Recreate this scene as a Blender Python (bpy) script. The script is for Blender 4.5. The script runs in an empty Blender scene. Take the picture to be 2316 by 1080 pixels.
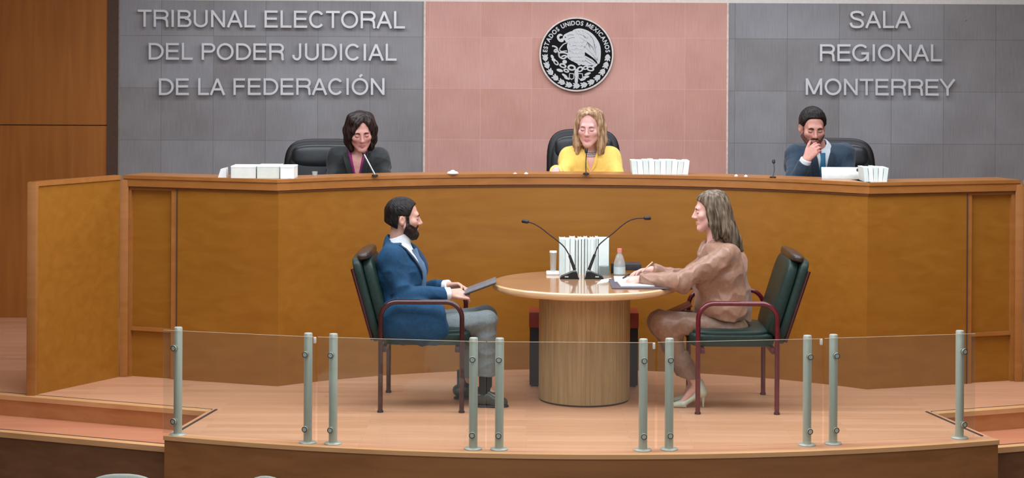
import bpy, bmesh, math, random
import numpy as np
from mathutils import Vector, Matrix
random.seed(7); rng = np.random.default_rng(7)
S = bpy.context.scene; COL = S.collection
PI = math.pi
# ---------------------------------------------------------------- camera
F, CX, CY, H, ROLL = 4048.0, 1195.0, 125.0, 2.216, math.radians(0.3)
cam = bpy.data.cameras.new('camera'); camo = bpy.data.objects.new('camera', cam); COL.objects.link(camo)
cam.sensor_fit = 'HORIZONTAL'; cam.sensor_width = 36.0; cam.lens = 36.0*F/2316
cam.shift_x = (1158-CX)/2316; cam.shift_y = -(540-CY)/2316
camo.matrix_world = Matrix.Translation((0, 0, H)) @ Matrix.Rotation(PI/2, 4, 'X') @ Matrix.Rotation(ROLL, 4, 'Z')
cam.clip_end = 200; S.camera = camo
# ---------------------------------------------------------------- light
S.view_settings.view_transform = 'Standard'; S.view_settings.look = 'None'
S.view_settings.gamma = 1; S.view_settings.use_curve_mapping = False; S.view_settings.exposure = 0.85
W = bpy.data.worlds.new('world'); S.world = W; W.use_nodes = True
W.node_tree.nodes['Background'].inputs[0].default_value = (.93, .98, 1.07, 1)
W.node_tree.nodes['Background'].inputs[1].default_value = 0.42
def area(loc, sx, sy, power, col=(.93, .98, 1.08), rot=(0, 0, 0), spread=180):
    l = bpy.data.lights.new('ceiling_light', 'AREA'); l.shape = 'RECTANGLE'; l.size = sx; l.size_y = sy; l.energy = power; l.color = col
    l.spread = math.radians(spread)
    o = bpy.data.objects.new('ceiling_light', l); COL.objects.link(o); o.location = loc; o.rotation_euler = rot; return o
area((0.3, 10.3, 3.5), 7.0, 1.8, 150)
area((0.3, 13.3, 3.5), 6.4, .8, 54)
area((0.0, 6.2, 3.5), 5.0, 3.0, 80, rot=(math.radians(18), 0, 0))
# ---------------------------------------------------------------- pixel helpers
SN, CS = math.sin(ROLL), math.cos(ROLL)
def unroll(x, y):
    u, v = x-CX, y-CY
    return u*CS+v*SN, -u*SN+v*CS
def q(x, y, Y):
    u, v = unroll(x, y); return Vector((u*Y/F, Y, H-v*Y/F))
def on_z(x, y, z=0.0):
    u, v = unroll(x, y); Y = F*(H-z)/v; return Vector((u*Y/F, Y, z))
def circ3(a, b, c):
    ax, ay, bx, by, cx, cy = a[0], a[1], b[0], b[1], c[0], c[1]
    d = 2*(ax*(by-cy)+bx*(cy-ay)+cx*(ay-by))
    ux = ((ax*ax+ay*ay)*(by-cy)+(bx*bx+by*by)*(cy-ay)+(cx*cx+cy*cy)*(ay-by))/d
    uy = ((ax*ax+ay*ay)*(cx-bx)+(bx*bx+by*by)*(ax-cx)+(cx*cx+cy*cy)*(bx-ax))/d
    return ux, uy, math.hypot(ax-ux, ay-uy)
# ---------------------------------------------------------------- materials
def lin(c):
    r = []
    for v in c[:3]:
        v /= 255.0; r.append(v/12.92 if v <= .04045 else ((v+.055)/1.055)**2.4)
    return (r[0], r[1], r[2], 1.0)
class NT:
    def __init__(s, name):
        s.m = bpy.data.materials.new(name); s.m.use_nodes = True; s.t = s.m.node_tree
        s.b = s.t.nodes['Principled BSDF']; s.out = s.t.nodes['Material Output']
    def n(s, kind, **kw):
        nd = s.t.nodes.new('ShaderNode'+kind)
        for k, v in kw.items():
            if k.startswith('i_'): nd.inputs[k[2:].replace('_', ' ')].default_value = v
            else: setattr(nd, k, v)
        return nd
    def l(s, a, b): s.t.links.new(a, b)
    def coords(s, scale=(1, 1, 1), loc=(0, 0, 0)):
        c = s.n('TexCoord'); m = s.n('Mapping'); m.inputs['Scale'].default_value = scale; m.inputs['Location'].default_value = loc
        s.l(c.outputs['Object'], m.inputs['Vector']); return m.outputs['Vector']
    def ramp(s, fac, cols, pos=None):
        r = s.n('ValToRGB'); e = r.color_ramp.elements
        while len(e) < len(cols): e.new(.5)
        for i, c in enumerate(cols):
            e[i].position = pos[i] if pos else i/(len(cols)-1); e[i].color = lin(c)
        s.l(fac, r.inputs['Fac']); return r.outputs['Color']
    def mixc(s, f, a, b, mode='MIX'):
        m = s.n('Mix', data_type='RGBA', blend_type=mode)
        for inp, v in ((m.inputs[0], f), (m.inputs[6], a), (m.inputs[7], b)):
            if hasattr(v, 'is_output'): s.l(v, inp)
            elif isinstance(v, (int, float)): inp.default_value = v
            else: inp.default_value = lin(v)
        return m.outputs[2]
    def bump(s, h, strength=.2, dist=.01):
        b = s.n('Bump'); b.inputs['Strength'].default_value = strength; b.inputs['Distance'].default_value = dist
        s.l(h, b.inputs['Height']); s.l(b.outputs['Normal'], s.b.inputs['Normal'])
MATS = {}
def mat(name, c1, c2=None, rough=.5, metal=0.0, scale=(8, 8, 8), ns=4.0, detail=4, bump=0.0, bscale=None, spec=.5, coat=0.0, sheen=0.0):
    """two-tone noise material"""
    if name in MATS: return MATS[name]
    t = NT(name); b = t.b
    b.inputs['Roughness'].default_value = rough; b.inputs['Metallic'].default_value = metal
    b.inputs['Specular IOR Level'].default_value = spec; b.inputs['Coat Weight'].default_value = coat; b.inputs['Coat Roughness'].default_value = .08
    b.inputs['Sheen Weight'].default_value = sheen
    v = t.coords(scale); n = t.n('TexNoise'); n.inputs['Scale'].default_value = ns; n.inputs['Detail'].default_value = detail
    t.l(v, n.inputs['Vector'])
    c2 = c2 or tuple(x*.88 for x in c1)
    t.l(t.ramp(n.outputs['Fac'], [c1, c2], [.3, .7]), b.inputs['Base Color'])
    if bump:
        n2 = t.n('TexNoise'); n2.inputs['Scale'].default_value = bscale or ns*6; n2.inputs['Detail'].default_value = 3
        t.l(v, n2.inputs['Vector']); t.bump(n2.outputs['Fac'], bump, .004)
    MATS[name] = t.m; return t.m
def stone(name, cols, mortar, tile, x0, z0, vein):
    t = NT(name); c = t.n('TexCoord'); sp = t.n('SeparateXYZ'); t.l(c.outputs['Object'], sp.inputs[0])
    cb = t.n('CombineXYZ'); t.l(sp.outputs['X'], cb.inputs[0]); t.l(sp.outputs['Z'], cb.inputs[1])
    mp = t.n('Mapping'); mp.inputs['Location'].default_value = (-x0, -z0, 0); t.l(cb.outputs[0], mp.inputs[0])
    br = t.n('TexBrick', offset=0.0, squash=1.0); br.inputs['Scale'].default_value = 1; br.inputs['Brick Width'].default_value = tile
    br.inputs['Row Height'].default_value = tile; br.inputs['Mortar Size'].default_value = .0022; br.inputs['Mortar Smooth'].default_value = .3
    br.inputs['Color1'].default_value = (0, 0, 0, 1); br.inputs['Color2'].default_value = (1, 1, 1, 1); br.inputs['Mortar'].default_value = (.5, .5, .5, 1)
    br.inputs['Bias'].default_value = 0
    t.l(mp.outputs[0], br.inputs['Vector'])
    tone = t.ramp(br.outputs['Color'], cols)
    n = t.n('TexNoise'); n.inputs['Scale'].default_value = 2.6; n.inputs['Detail'].default_value = 6; t.l(mp.outputs[0], n.inputs['Vector'])
    n2 = t.n('TexNoise'); n2.inputs['Scale'].default_value = 1; n2.inputs['Detail'].default_value = 4
    m2 = t.n('Mapping'); m2.inputs['Scale'].default_value = (160, 6, 1); t.l(mp.outputs[0], m2.inputs[0]); t.l(m2.outputs[0], n2.inputs['Vector'])
    col = t.mixc(.22, tone, t.ramp(n.outputs['Fac'], vein, [.35, .68]))
    col = t.mixc(.05, col, t.ramp(n2.outputs['Fac'], [(40, 38, 38), (225, 220, 215)], [.35, .65]))
    sp2 = t.n('TexVoronoi'); sp2.inputs['Scale'].default_value = 3.1; t.l(mp.outputs[0], sp2.inputs['Vector'])
    pit = t.n('Math', operation='LESS_THAN'); t.l(sp2.outputs['Distance'], pit.inputs[0]); pit.inputs[1].default_value = .02
    col = t.mixc(pit.outputs[0], col, vein[0])
    mf = t.n('Math', operation='MULTIPLY'); t.l(br.outputs['Fac'], mf.inputs[0]); mf.inputs[1].default_value = .55
    col = t.mixc(mf.outputs[0], col, mortar)
    t.l(col, t.b.inputs['Base Color']); t.b.inputs['Roughness'].default_value = .6; t.b.inputs['Specular IOR Level'].default_value = .3
    t.bump(br.outputs['Fac'], -.25, .004)
    return t.m
def wood(name, cols, axis='X', rough=.35, scale=1.0, coat=0.0, stretch=.07, spec=.4):
    """stretched-noise veneer; grain along axis"""
    t = NT(name); sc = [3.2*scale]*3; i = 'XYZ'.index(axis); sc[i] *= stretch
    v = t.coords(tuple(sc)); n = t.n('TexNoise'); n.inputs['Scale'].default_value = 5; n.inputs['Detail'].default_value = 7; n.inputs['Distortion'].default_value = .6
    t.l(v, n.inputs['Vector'])
    n2 = t.n('TexNoise'); n2.inputs['Scale'].default_value = 1.2; n2.inputs['Detail'].default_value = 2; t.l(t.coords((1, 1, 1)), n2.inputs['Vector'])
    a = t.ramp(n.outputs['Fac'], cols, [.28, .5, .74] if len(cols) == 3 else None)
    b = t.ramp(n2.outputs['Fac'], [cols[0], cols[-1]], [.3, .7])
    t.l(t.mixc(.35, a, b), t.b.inputs['Base Color']); t.b.inputs['Roughness'].default_value = rough; t.b.inputs['Coat Weight'].default_value = coat
    t.b.inputs['Coat Roughness'].default_value = .06; t.b.inputs['Specular IOR Level'].default_value = spec
    return t.m
def plank_floor(name, cols, rough=.35):
    t = NT(name); v = t.coords((1, 1, 1))
    br = t.n('TexBrick', offset=.37, squash=1.0); br.inputs['Scale'].default_value = 1; br.inputs['Brick Width'].default_value = .95; br.inputs['Row Height'].default_value = .085
    br.inputs['Mortar Size'].default_value = .0009; br.inputs['Color1'].default_value = (0, 0, 0, 1); br.inputs['Color2'].default_value = (1, 1, 1, 1); br.inputs['Mortar'].default_value = (.5, .5, .5, 1)
    t.l(v, br.inputs['Vector'])
    n = t.n('TexNoise'); n.inputs['Scale'].default_value = 4; n.inputs['Detail'].default_value = 6; n.inputs['Distortion'].default_value = .5; t.l(t.coords((.5, 7, 1)), n.inputs['Vector'])
    a = t.ramp(br.outputs['Color'], cols); b = t.ramp(n.outputs['Fac'], [cols[0], cols[-1]], [.3, .7])
    c = t.mixc(.45, a, b)
    mf = t.n('Math', operation='MULTIPLY'); t.l(br.outputs['Fac'], mf.inputs[0]); mf.inputs[1].default_value = .45
    c = t.mixc(mf.outputs[0], c, (110, 66, 44))
    t.l(c, t.b.inputs['Base Color']); t.b.inputs['Roughness'].default_value = rough; t.b.inputs['Specular IOR Level'].default_value = .4
    return t.m
def glass_mat(name, tint=(236, 244, 240), haze=.05, ior=1.45, power=1.0):
    t = NT(name); nt = t.t; nt.nodes.remove(t.b)
    tr = t.n('BsdfTransparent'); tr.inputs[0].default_value = lin(tint)
    gl = t.n('BsdfGlossy'); gl.inputs['Roughness'].default_value = .02; gl.inputs['Color'].default_value = (1, 1, 1, 1)
    lw = t.n('LayerWeight'); lw.inputs['Blend'].default_value = .5; pw = t.n('Math', operation='POWER'); t.l(lw.outputs['Facing'], pw.inputs[0]); pw.inputs[1].default_value = 5
    fr = t.n('MapRange'); fr.inputs['To Min'].default_value = ((ior-1)/(ior+1))**2; fr.inputs['To Max'].default_value = .8; t.l(pw.outputs[0], fr.inputs['Value'])
    df = t.n('BsdfDiffuse'); df.inputs[0].default_value = lin((215, 222, 218))
    n = t.n('TexNoise'); n.inputs['Scale'].default_value = 2.2; n.inputs['Detail'].default_value = 2; t.l(t.coords(), n.inputs['Vector'])
    hz = t.n('MapRange'); hz.inputs['To Min'].default_value = haze*.6; hz.inputs['To Max'].default_value = haze*1.4; t.l(n.outputs['Fac'], hz.inputs['Value'])
    m1 = t.n('MixShader'); t.l(hz.outputs[0], m1.inputs[0]); t.l(tr.outputs[0], m1.inputs[1]); t.l(df.outputs[0], m1.inputs[2])
    m2 = t.n('MixShader'); t.l(fr.outputs[0], m2.inputs[0]); t.l(m1.outputs[0], m2.inputs[1]); t.l(gl.outputs[0], m2.inputs[2])
    t.l(m2.outputs[0], t.out.inputs['Surface'])
    return t.m
def skin_mat(name):
    t = NT(name); a = t.n('Attribute', attribute_name='tint')
    n = t.n('TexNoise'); n.inputs['Scale'].default_value = 60; t.l(t.coords(), n.inputs['Vector'])
    c = t.mixc(.06, a.outputs['Color'], t.ramp(n.outputs['Fac'], [(150, 80, 70), (255, 220, 205)], [.35, .65]))
    t.l(c, t.b.inputs['Base Color']); t.b.inputs['Roughness'].default_value = .5
    t.b.inputs['Subsurface Weight'].default_value = .12; t.b.inputs['Subsurface Radius'].default_value = (.012, .004, .002); t.b.inputs['Subsurface Scale'].default_value = 1
    return t.m
def hair_mat(name, cols, sz=.12, rough=.45, s=70):
    t = NT(name); n = t.n('TexNoise'); n.inputs['Scale'].default_value = s; n.inputs['Detail'].default_value = 3; t.l(t.coords((1, 1, sz)), n.inputs['Vector'])
    t.l(t.ramp(n.outputs['Fac'], cols, [.32, .5, .68] if len(cols) == 3 else [.35, .65]), t.b.inputs['Base Color']); t.b.inputs['Roughness'].default_value = rough
    t.bump(n.outputs['Fac'], .35, .004); t.b.inputs['Specular IOR Level'].default_value = .22
    return t.m
# ---------------------------------------------------------------- objects
def link(o, parent=None):
    COL.objects.link(o)
    if parent is not None: o.parent = parent
    return o
def tag(o, label, cat, group=None):
    o['label'] = label; o['category'] = cat
    if group: o['group'] = group
    return o
def org(parent):
    v = Vector((0, 0, 0))
    while parent is not None: v += Vector(parent.location); parent = parent.parent
    return v
def thing(name, label, cat, loc=(0, 0, 0), group=None):
    o = bpy.data.objects.new(name, None); o.empty_display_size = .1; link(o); o.location = loc
    return tag(o, label, cat, group)
class B:
    """mesh builder in world coordinates"""
    def __init__(s): s.bm = bmesh.new()
    def box(s, lo, hi, bev=0.0, R=None, c=None):
        bm2 = bmesh.new(); lo = Vector(lo); hi = Vector(hi)
        r = bmesh.ops.create_cube(bm2, size=1.0); d = hi-lo
        for v in bm2.verts: v.co = Vector((v.co.x*d.x, v.co.y*d.y, v.co.z*d.z))+(lo+hi)/2
        if bev: bmesh.ops.bevel(bm2, geom=list(bm2.edges), offset=bev, segments=2, affect='EDGES', profile=.6)
        if R is not None:
            cc = Vector(c) if c is not None else (lo+hi)/2
            for v in bm2.verts: v.co = R @ (v.co-cc)+cc
        return s.join(bm2)
    def join(s, bm2):
        bmesh.ops.recalc_face_normals(bm2, faces=bm2.faces)
        me = bpy.data.meshes.new('t'); bm2.to_mesh(me); bm2.free(); s.bm.from_mesh(me); bpy.data.meshes.remove(me); return s
    def tube(s, pts, rad, seg=12, closed=False, flat=None, caps=True):
        pts = [Vector(p) for p in pts]; n = len(pts)
        if not hasattr(rad, '__len__'): rad = [rad]*n
        bm2 = bmesh.new(); rings = []; up = None
        for i, p in enumerate(pts):
            if closed: t = (pts[(i+1) % n]-pts[i-1])
            else: t = pts[min(i+1, n-1)]-pts[max(i-1, 0)]
            t.normalize()
            if up is None:
                up = Vector((0, 0, 1)) if abs(t.z) < .9 else Vector((0, 1, 0))
            a = (up-t*up.dot(t)).normalized(); b = t.cross(a); up = a
            fa, fb = flat if flat else (1, 1)
            rings.append([bm2.verts.new(p+(a*math.cos(2*PI*k/seg)*fa+b*math.sin(2*PI*k/seg)*fb)*rad[i]) for k in range(seg)])
        for i in range(n if closed else n-1):
            r0, r1 = rings[i], rings[(i+1) % n]
            for k in range(seg): bm2.faces.new((r0[k], r0[(k+1) % seg], r1[(k+1) % seg], r1[k]))
        if caps and not closed:
            bm2.faces.new(list(reversed(rings[0]))); bm2.faces.new(rings[-1])
        return s.join(bm2)
    def lathe(s, prof, c, seg=32, R=None, caps=True):
        c = Vector(c); bm2 = bmesh.new(); rings = []
        for r, z in prof:
            ring = []
            for k in range(seg):
                p = Vector((r*math.cos(2*PI*k/seg), r*math.sin(2*PI*k/seg), z))
                ring.append(bm2.verts.new(c+(R @ p if R is not None else p)))
            rings.append(ring)
        for r0, r1 in zip(rings, rings[1:]):
            for k in range(seg): bm2.faces.new((r0[k], r0[(k+1) % seg], r1[(k+1) % seg], r1[k]))
        if caps:
            if prof[0][0] > 1e-6: bm2.faces.new(list(reversed(rings[0])))
            if prof[-1][0] > 1e-6: bm2.faces.new(rings[-1])
        bmesh.ops.remove_doubles(bm2, verts=bm2.verts, dist=1e-6)
        return s.join(bm2)
    def prism(s, poly, ax, a0, a1, bev=0.0):
        """polygon extruded along axis ax ('X','Y','Z') from a0 to a1"""
        def P(u, v, a): return {'Z': (u, v, a), 'Y': (u, a, v), 'X': (a, u, v)}[ax]
        bm2 = bmesh.new()
        lo = [bm2.verts.new(P(u, v, a0)) for u, v in poly]; hi = [bm2.verts.new(P(u, v, a1)) for u, v in poly]
        n = len(poly); bm2.faces.new(lo); bm2.faces.new(hi)
        for i in range(n): bm2.faces.new((lo[i], lo[(i+1) % n], hi[(i+1) % n], hi[i]))
        bmesh.ops.recalc_face_normals(bm2, faces=bm2.faces)
        if bev: bmesh.ops.bevel(bm2, geom=[e for e in bm2.edges if e.calc_face_angle(0) > .6], offset=bev, segments=2, affect='EDGES')
        return s.join(bm2)
    def pillow(s, c, r, e=.5, R=None, nu=40, nv=24):
        """superellipsoid cushion"""
        c = Vector(c); bm2 = bmesh.new()
        def p(w, k): return math.copysign(abs(w)**k, w)
        rows = []
        for j in range(nv+1):
            v = -PI/2+PI*j/nv; row = []
            for i in range(nu):
                u = -PI+2*PI*i/nu
                d = Vector((r[0]*p(math.cos(v), e)*p(math.cos(u), e), r[1]*p(math.cos(v), e)*p(math.sin(u), e), r[2]*p(math.sin(v), e)))
                row.append(bm2.verts.new(c+(R @ d if R is not None else d)))
            rows.append(row)
        for a, b in zip(rows, rows[1:]):
            for i in range(nu): bm2.faces.new((a[i], a[(i+1) % nu], b[(i+1) % nu], b[i]))
        bmesh.ops.remove_doubles(bm2, verts=bm2.verts, dist=1e-5)
        return s.join(bm2)
    def sheet(s, bot, top, th, up=None):
        """vertical wall strip following plan polyline bot (x,y) list from z0 to z1, thickness th to the back"""
    def strip(s, line, z0, z1, th):
        """plan polyline (x,y); extruded z0..z1, thickness th along left normal"""
        bm2 = bmesh.new(); n = len(line); f = []; k = []
        for i in range(n):
            a = Vector(line[max(i-1, 0)]); b = Vector(line[min(i+1, n-1)]); t = (b-a).normalized(); nn = Vector((-t.y, t.x))
            p = Vector(line[i]); f.append(p); k.append(p+nn*th)
        V = [[bm2.verts.new((p.x, p.y, z)) for p in L] for L, z in ((f, z0), (f, z1), (k, z1), (k, z0))]
        for a in range(4):
            A, Bq = V[a], V[(a+1) % 4]
            for i in range(n-1): bm2.faces.new((A[i], A[i+1], Bq[i+1], Bq[i]))
        for i in (0, n-1): bm2.faces.new([V[a][i] for a in range(4)])
        return s.join(bm2)
    def done(s, name, m, parent=None, smooth=True, origin=None, angle=40):
        me = bpy.data.meshes.new(name); o = bpy.data.objects.new(name, me)
        if parent is None:
            if origin is None:
                zs = [v.co for v in s.bm.verts]
                origin = Vector(((min(v.x for v in zs)+max(v.x for v in zs))/2, (min(v.y for v in zs)+max(v.y for v in zs))/2, min(v.z for v in zs)))
            o.location = origin; sh = Vector(origin)
        else: sh = org(parent)
        for v in s.bm.verts: v.co -= sh
        s.bm.to_mesh(me); s.bm.free()
        if smooth:
            me.polygons.foreach_set('use_smooth', [True]*len(me.polygons))
            try: me.set_sharp_from_angle(angle=math.radians(angle))
            except Exception: pass
        me.materials.append(m); return link(o, parent)
def struct(b, name, m, smooth=False, label=None):
    o = b.done(name, m, None, smooth, origin=Vector((0, 0, 0))); o['kind'] = 'structure'
    if label: o['label'] = label; o['category'] = 'structure'
    return o
def copy_thing(o, loc=None):
    c = o.copy(); COL.objects.link(c)
    if loc is not None: c.location = loc
    for ch in o.children:
        d = ch.copy(); COL.objects.link(d); d.parent = c
        for g in ch.children:
            e = g.copy(); COL.objects.link(e); e.parent = d
    return c
def arc_pts(c, r, a0, a1, n): return [(c[0]+r*math.cos(a0+(a1-a0)*i/n), c[1]+r*math.sin(a0+(a1-a0)*i/n)) for i in range(n+1)]
def smoothpath(pts, n=8):
    """Catmull-Rom"""
    P = [Vector(p) for p in pts]; P = [P[0]*2-P[1]]+P+[P[-1]*2-P[-2]]; out = []
    for i in range(1, len(P)-2):
        for k in range(n):
            t = k/n; a, b, c, d = P[i-1], P[i], P[i+1], P[i+2]
            out.append(.5*((2*b)+(c-a)*t+(2*a-5*b+4*c-d)*t*t+(3*b-a-3*c+d)*t**3))
    out.append(P[-2]); return out
# ================================================================= SETTING
M_bench = wood('bench_veneer', [(158, 107, 38), (150, 98, 30), (140, 88, 23)], 'X', .34)
M_benchside = M_bench
M_trim = wood('bench_trim_wood', [(172, 116, 62), (162, 105, 50), (150, 95, 40)], 'X', .35)
M_floor = plank_floor('plank_floor', [(202, 146, 108), (212, 159, 123), (222, 172, 138)], .33)
M_nose = wood('nosing_wood', [(228, 180, 128), (218, 168, 114), (206, 152, 100)], 'X', .4)
M_fascia = wood('fascia_wood', [(164, 112, 64), (154, 102, 56), (136, 88, 46)], 'X', .45)
M_dark = mat('dark_joint', (70, 46, 34), rough=.7)
M_white = mat('white_plaster', (236, 232, 222), (228, 223, 214), rough=.8)
M_grey = stone('grey_stone', [(132, 130, 130), (142, 142, 143), (150, 152, 156)], (78, 76, 76), .437, -3.075, .18, [(112, 106, 104), (164, 166, 168)])
M_pink = stone('pink_stone', [(200, 148, 131), (206, 155, 140), (212, 163, 150)], (228, 182, 168), .428, -.4, .225, [(178, 126, 112), (220, 174, 160)])
M_strip = mat('pale_trim', (238, 214, 200), rough=.5)
M_carpet = mat('hall_carpet', (92, 70, 56), (80, 60, 48), rough=.95, ns=30)
M_orange = wood('side_wall_wood', [(176, 112, 44), (164, 100, 36), (150, 88, 28)], 'Z', .4)
M_brown = mat('dark_brown_strip', (84, 62, 46), (74, 54, 40), rough=.6)
WY = 15.0
def wx(x, y=200): return q(x, y, WY).x
ztop = q(1300, 5, WY).z; zdais = .53
def wall(name, xa, xb, z0, z1, y0, y1, m): b = B(); b.box((xa, y0, z0), (xb, y1, z1)); return struct(b, name, m)
XL, XA, XB, XR = wx(271), wx(960), wx(1645), wx(2338)
wall('wall_back_left', XL, XA-.008, 0, ztop, WY, WY+.1, M_grey)
wall('wall_back_center', XA+.008, XB-.008, zdais, ztop, WY, WY+.1, M_pink)
wall('wall_back_right', XB+.008, XR, 0, ztop, WY, WY+.1, M_grey)
for i, xx in enumerate((XA, XB)): wall('trim_%d' % (i+1), xx-.008, xx+.008, zdais, ztop, WY-.006, WY+.1, M_strip)
wall('trim_3', XL-.012, XL, 0, ztop, WY-.004, WY+.1, mat('edge_metal', (150, 138, 120), rough=.4))
wall('trim_4', XL-.10, XL-.012, 0, 3.6, WY-.03, WY+.1, M_brown)
wall('trim_5', XR, XR+.09, 0, 3.6, WY-.03, WY+.1, M_brown)
wall('wall_back', -7.2, 7.8, -.5, 3.6, WY+.1, WY+.2, M_white)
zs = q(240, 283, WY).z
for nm, xa, xb in (('left', -7.2, XL-.10), ('right', XR+.09, 7.8)):
    b = B(); b.box((xa, WY-.02, 0), (xb, WY+.1, zs-.004)); b.box((xa, WY-.02, zs+.004), (xb, WY+.1, 3.6)); struct(b, 'wall_panel_'+nm, M_orange)
b = B(); b.box((-7.2, 4, 3.6), (7.8, WY+.2, 3.7)); struct(b, 'ceiling', M_white)
b = B(); b.box((-7.3, 4, -.5), (-7.2, WY+.2, 3.6)); struct(b, 'wall_left', M_orange)
b = B(); b.box((7.8, 4, -.5), (7.9, WY+.2, 3.6)); struct(b, 'wall_right', M_orange)
# platform
pA, pB_, pC = on_z(235, 911), on_z(468, 930), on_z(372, 985)
pM, pR = on_z(1320, 1028), on_z(2150, 1003)
fc = circ3(pC, pM, pR); fcc = fc[:2]; fr_ = fc[2]
axis_x = (on_z(1303, 1028)).x
rB, = (on_z(2119, 935),)
rC = Vector((2*pM.x-pC.x+.0, 0, 0)); rC.y = fcc[1]-math.sqrt(fr_**2-(rC.x-fcc[0])**2)
a0 = math.atan2(pC.y-fcc[1], pC.x-fcc[0]); a1 = math.atan2(rC.y-fcc[1], rC.x-fcc[0])
front = arc_pts(fcc, fr_, a0, a1, 48)
dirA = (pA-pB_).normalized(); pA2 = pB_+dirA*5.5
dirR = Vector((-dirA.x, dirA.y, 0)); rA2 = rB+dirR*5.5
outline = front+[(rB.x, rB.y), (rA2.x, rA2.y), (7.8, rA2.y), (7.8, WY+.1), (-7.2, WY+.1), (-7.2, pA2.y), (pA2.x, pA2.y), (pB_.x, pB_.y)]
b = B(); b.prism(outline, 'Z', -.02, 0); struct(b, 'floor', M_floor)
b = B(); b.strip(front, -.46, -.021, .05); struct(b, 'wall_platform_front', M_fascia, True)
b = B(); b.strip([(p[0]+(p[0]-fcc[0])/fr_*.014, p[1]+(p[1]-fcc[1])/fr_*.014) for p in front], -.021, .004, .05); struct(b, 'trim_platform_nosing', M_nose, True)
# steps: cheek walls, first tread, second tread, nosings
b = B(); b.strip([(pB_.x, pB_.y), (pC.x, pC.y)], -.46, -.02, .03); struct(b, 'wall_step_cheek_left', M_fascia)
b = B(); b.strip([(rC.x, rC.y), (rB.x, rB.y)], -.46, -.02, .03); struct(b, 'wall_step_cheek_right', M_fascia)
def stepset(side, P, D, back):
    """P corner, D direction along edge outward, back = vector to the front (towards viewer)"""
    E = P+D*5.0; nrm = Vector(back).normalized()
    def slab(o0, o1, z0, z1, nm, m, ex=0.0):
        poly = [(P+nrm*o0+D*(-ex)), (E+nrm*o0), (E+nrm*o1), (P+nrm*o1+D*(-ex))]
        b = B(); b.prism([(v.x, v.y) for v in poly], 'Z', z0, z1); return struct(b, nm+'_'+side, m)
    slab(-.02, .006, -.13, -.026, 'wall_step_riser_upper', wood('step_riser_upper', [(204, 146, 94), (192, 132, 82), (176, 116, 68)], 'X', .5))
    slab(-.055, .016, -.026, .004, 'trim_step_nosing_upper', M_nose)
    slab(-.07, -.055, .0, .0042, 'trim_step_joint_upper', M_dark)
    slab(-.02, .44, -.155, -.13, 'floor_step_tread', plank_floor('step_tread', [(196, 128, 94), (206, 138, 104), (212, 146, 112)]), .06)
    slab(.39, .452, -.16, -.127, 'trim_step_nosing_lower', M_nose, .06)
    slab(.375, .39, -.14, -.1262, 'trim_step_joint_lower', M_dark, .06)
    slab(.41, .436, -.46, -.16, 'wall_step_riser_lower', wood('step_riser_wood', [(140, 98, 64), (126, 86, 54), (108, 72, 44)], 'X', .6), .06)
nl = Vector((dirA.y, -dirA.x, 0));  nl = nl if nl.y < 0 else -nl
stepset('left', pB_, dirA, nl)
nr_ = Vector((dirR.y, -dirR.x, 0)); nr_ = nr_ if nr_.y < 0 else -nr_
stepset('right', rB, dirR, nr_)
# dark inlay line along the cheek edge of the step notch
for side, P0, P1 in (('left', pB_, pC), ('right', rB, rC)):
    d = (P1-P0).normalized(); n2 = Vector((-d.y, d.x, 0))*(1 if side == 'left' else -1)
    if (n2.x > 0) != (side == 'left'): n2 = -n2
    pl = [P0-d*.07+n2*.03, P1+n2*.03-d*.12, P1+n2*.045-d*.12, P0-d*.07+n2*.045]
    b = B(); b.prism([(v.x, v.y) for v in pl], 'Z', 0, .0042); struct(b, 'trim_step_inlay_'+side, M_dark)
b = B(); b.box((-7.2, 0, -.5), (7.8, WY, -.46)); struct(b, 'floor_hall', M_carpet)
# ================================================================= JUDGES BENCH
zt = 1.381
cL = on_z(628, 873); cR = on_z(1960, 880); cM = on_z(1293, 834.5)
bc = circ3(cL, cM, cR); bcc = bc[:2]; br_ = bc[2]
ba0 = math.atan2(cL.y-bcc[1], cL.x-bcc[0]); ba1 = math.atan2(cR.y-bcc[1], cR.x-bcc[0])
arc = arc_pts(bcc, br_, ba0, ba1, 60)
eL = on_z(281, 850); eR = cR+Vector((cL.x-eL.x, eL.y-cL.y, 0))
gL = Vector((-3.20, 11.58, 0)); gR = Vector((eR.x+(eL.x-gL.x), gL.y, 0))
bench = thing('judges_bench', 'long curved orange-brown wooden judges bench spanning the dais', 'bench', (cM.x, cM.y, 0))
def lerp(a, b_, t): return a+(b_-a)*t
b = B(); b.strip(arc, .0, zt-.075, .04); b.done('curved_front_panel', M_bench, bench)
mL = lerp(cL, eL, .655); mR = lerp(cR, eR, .655)
b = B(); b.strip([(mL.x, mL.y), (cL.x, cL.y)], 0, zt-.075, .04); b.done('side_panel', M_bench, bench, False)
b = B(); b.strip([(cR.x, cR.y), (mR.x, mR.y)], 0, zt-.075, .04); b.done('side_panel', M_bench, bench, False)
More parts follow.
